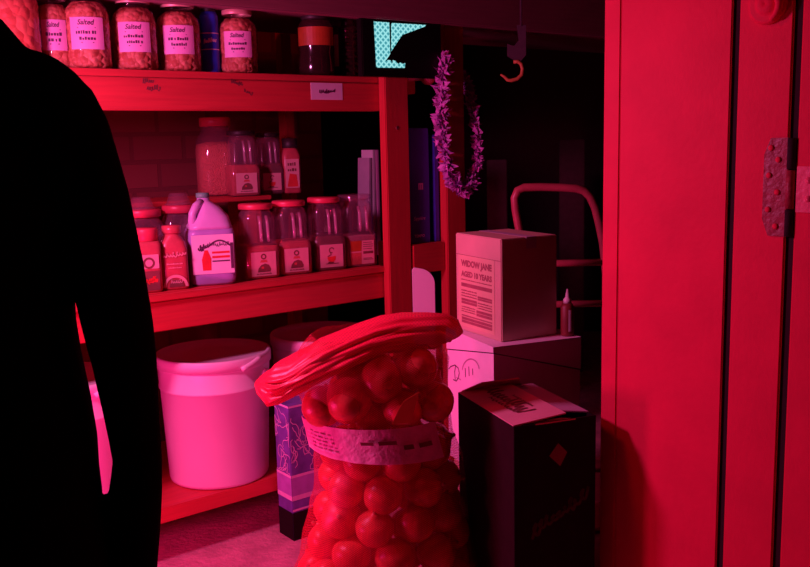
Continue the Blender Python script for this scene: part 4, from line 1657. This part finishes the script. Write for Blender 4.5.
on0 = onion_proto()
spots = []
rr = random.Random(12)
for (px, py, yy, s) in ((322, 407, 1.94, 1.07), (348, 401, 1.925, 1.2), (381, 381, 1.93, 1.15), (418, 368, 1.95, 1.07), (434, 402, 1.95, 1.07), (402, 409, 1.93, 1.07), (374, 419, 1.95, .97), (352, 372, 2.0, 1.0), (340, 400, 2.03, 1.0), (385, 395, 2.03, 1.05), (425, 385, 2.04, 1.0), (375, 365, 2.06, 1.0), (410, 362, 2.1, 1.0), (345, 390, 2.11, 1.0)):
    spots.append((at_y(px, py, yy), s))
zz = .06
row = 0
while zz < .555:
    rx_, ry_ = RAD(zz)
    n = 9 if zz < .36 else 8
    for k in range(n):
        a = 2 * math.pi * (k + (row % 2) * .5) / n + .3
        if math.sin(a) > .55:
            continue
        s = rr.uniform(1.0, 1.12)
        q = .045 * s
        spots.append((OC + Vector((math.cos(a) * (rx_ - q) + CXO(zz), math.sin(a) * (ry_ - q), zz + rr.uniform(-.008, .008))), s))
    for sx_ in (-.05, .05):
        spots.append((OC + Vector((sx_ + CXO(zz), .01 * (-1) ** row, zz + .03)), 1.0))
    zz += .073
    row += 1
print('onions', len(spots))
for i, (p, s) in enumerate(spots):
    lab = 'red-lit onion held inside the net sack'
    o = on0 if i == 0 else dup(on0, p, 0, lab)
    o['label'] = lab
    o.location = p
    o.rotation_euler = (rr.uniform(-1.3, 1.3), rr.uniform(-1.3, 1.3), rr.uniform(0, 6.28))
    o.scale = (s, s, s * rr.uniform(.92, 1.0))


# ------------------------------------------------------------------ person, seen from behind at the left edge
def remeshed(name, mb, mats, parent, voxel, smooth_it=6):
    me = bpy.data.meshes.new(name)
    me.from_pydata([tuple(v) for v in mb.v], [], mb.f)
    bm = bmesh.new()
    bm.from_mesh(me)
    bmesh.ops.recalc_face_normals(bm, faces=bm.faces)
    bm.to_mesh(me)
    bm.free()
    o = bpy.data.objects.new(name, me)
    COL.objects.link(o)
    m1 = o.modifiers.new('r', 'REMESH')
    m1.mode = 'VOXEL'
    m1.voxel_size = voxel
    m2 = o.modifiers.new('s', 'SMOOTH')
    m2.iterations = smooth_it
    dg = bpy.context.evaluated_depsgraph_get()
    res = bpy.data.meshes.new_from_object(o.evaluated_get(dg))
    bpy.data.objects.remove(o)
    res.name = name
    res.materials.clear()
    res.materials.append(mats)
    for p in res.polygons:
        p.use_smooth = True
        p.material_index = 0
    r = bpy.data.objects.new(name, res)
    COL.objects.link(r)
    r.parent = parent
    return r


PO = Vector(((-42 - 405) / FPX * 1.25, 1.25, 0))
per = thing('person', 'person in black clothes seen from behind, hand by the hip', 'person', PO)
TORSO = [(.74, .160, .110), (.82, .155, .110), (.92, .145, .105), (1.02, .15, .105), (1.12, .165, .112), (1.22, .18, .112), (1.28, .165, .1), (1.325, .10, .085), (1.36, .062, .066)]


def limb(mb, pts, seg=16):
    P = [Vector(p[:3]) for p in pts]
    mb.tube(P, [p[3] for p in pts], seg)


def ball(mb, c, rx_, ry_, rz_):
    mb.loft([(c[2] + rz_ * math.sin(a), max(.001, rx_ * math.cos(a)), max(.001, ry_ * math.cos(a)), 2, c[0], c[1]) for a in [math.radians(-88 + 176 * i / 14) for i in range(15)]], 24)


ARM_PX = [(130, 113, 84), (200, 130, 80), (270, 145, 76), (330, 155, 72), (360, 158, 67), (400, 160, 60), (440, 162.5, 54), (460, 163.5, 52), (490, 164, 56), (520, 163, 60), (560, 160, 57), (600, 157, 54)]
ARM_Y = [0, 0, 0, .005, .01, .02, .03, .035, .04, .045, .05, .055]


def arm_pts(s, k=0.0):
    out = [(s * .140, 0, 1.26, .05 + k), (s * .158, 0, 1.22, .05 + k)]
    for (py, ox, wd), dy in zip(ARM_PX[1:], ARM_Y[1:]):
        c = at_y(ox - wd / 2, py, 1.25 + dy)
        out.append((s * (c.x - PO.x), dy, c.z, wd / 2 * (1.25 + dy) / FPX * .97 - .0115 + k))
    return out


def hand(mb, s):
    wx, wy, wz, _ = arm_pts(1)[-1]
    T = Matrix.Translation((s * (wx - .232), wy - .086, wz - .60))
    h = MB()
    limb(h, [(s * .232, .082, .62, .024), (s * .232, .086, .58, .030), (s * .228, .094, .54, .031)], 14)
    for i, L_ in enumerate((.068, .077, .072, .056)):
        y0 = .062 + i * .019
        z0 = .545
        limb(h, [(s * .229, y0 + .004, z0, .0095), (s * .225, y0 + .008, z0 - L_ * .5, .009), (s * .214, y0 + .012, z0 - L_ * .85, .008), (s * .205, y0 + .012, z0 - L_, .0065)], 8)
    limb(h, [(s * .224, .115, .59, .012), (s * .212, .135, .565, .0105), (s * .205, .14, .535, .008)], 8)
    mb.add(h.v, h.f, 0, True, T)


body = MB()
body.loft([(z, a * .86, b * .86, 2.3, 0, 0) for z, a, b in TORSO], 28)
limb(body, [(0, .0, 1.33, .055), (0, .01, 1.40, .052), (0, .015, 1.45, .055)])
ball(body, (0, .025, 1.515), .074, .094, .112)
limb(body, [(0, .115, 1.52, .012), (0, .128, 1.495, .014), (0, .115, 1.488, .012)], 10)
ball(body, (0, .098, 1.452), .028, .02, .018)
for s in (-1, 1):
    ball(body, (s * .076, .02, 1.515), .012, .018, .03)
    limb(body, arm_pts(s))
    hand(body, s)
    limb(body, [(s * .070, 0, .78, .066), (s * .078, .0, .62, .066), (s * .092, .005, .45, .055), (s * .092, -.005, .32, .056), (s * .092, -.01, .1, .036), (s * .092, -.005, .06, .036)])
    limb(body, [(s * .092, -.03, .05, .034), (s * .095, .05, .04, .034), (s * .1, .14, .03, .026)])
remeshed('body', body, M['skin'], per, .009, 4)
jk = MB()
hem = [(600, 106), (560, 105), (520, 104), (490, 102), (440, 99), (400, 92), (360, 83), (325, 77), (270, 74)]
secs = []
for py, ex_ in hem:
    p = at_y(ex_, py, 1.25)
    secs.append((p.z, p.x - PO.x - .007, .118, 2.1, 0, 0))
jk.loft(secs + [(1.13, .168, .124, 2.3, 0, 0), (1.2, .17, .122, 2.2, 0, 0), (1.26, .15, .11, 2.1, 0, 0), (1.32, .105, .092, 2, 0, 0), (1.365, .07, .074, 2, 0, 0)], 32)
for s in (-1, 1):
    ball(jk, (s * .10, 0, 1.2), .118, .085, .138)
for s in (-1, 1):
    limb(jk, arm_pts(s, .0115))
    limb(jk, [(s * .05, -.005, 1.35, .045), (s * .09, 0, 1.305, .04)])
remeshed('jacket', jk, M['cloth_black'], per, .0055, 4)
tr = MB()
tr.loft([(.62, .165, .11, 2.1, 0, 0), (.70, .168, .11, 2.1, 0, 0), (.78, .165, .11, 2.1, 0, 0), (.84, .155, .108, 2.1, 0, 0)], 28)
for s in (-1, 1):
    limb(tr, [(s * .080, 0, .78, .084), (s * .086, .0, .62, .084), (s * .094, .005, .45, .07), (s * .094, -.002, .3, .068), (s * .094, -.004, .09, .056)])
remeshed('trousers', tr, M['cloth_black'], per, .011, 5)
hr = MB()
ball(hr, (0, .012, 1.54), .084, .098, .1)
limb(hr, [(0, -.04, 1.56, .07), (0, -.05, 1.48, .062), (0, -.04, 1.43, .05)])
remeshed('hair', hr, M['hair'], per, .01, 4)
for s in (-1, 1):
    sh = MB()
    sh.loft([(.0, .045, .125, 2.6, s * .096, .05), (.012, .05, .132, 2.6, s * .096, .05), (.035, .047, .128, 2.4, s * .096, .048), (.06, .043, .095, 2.2, s * .095, .02), (.09, .044, .052, 2, s * .094, -.02), (.10, .044, .05, 2, s * .094, -.02)], 28)
    sh.build('shoe', M['rubber'], per)
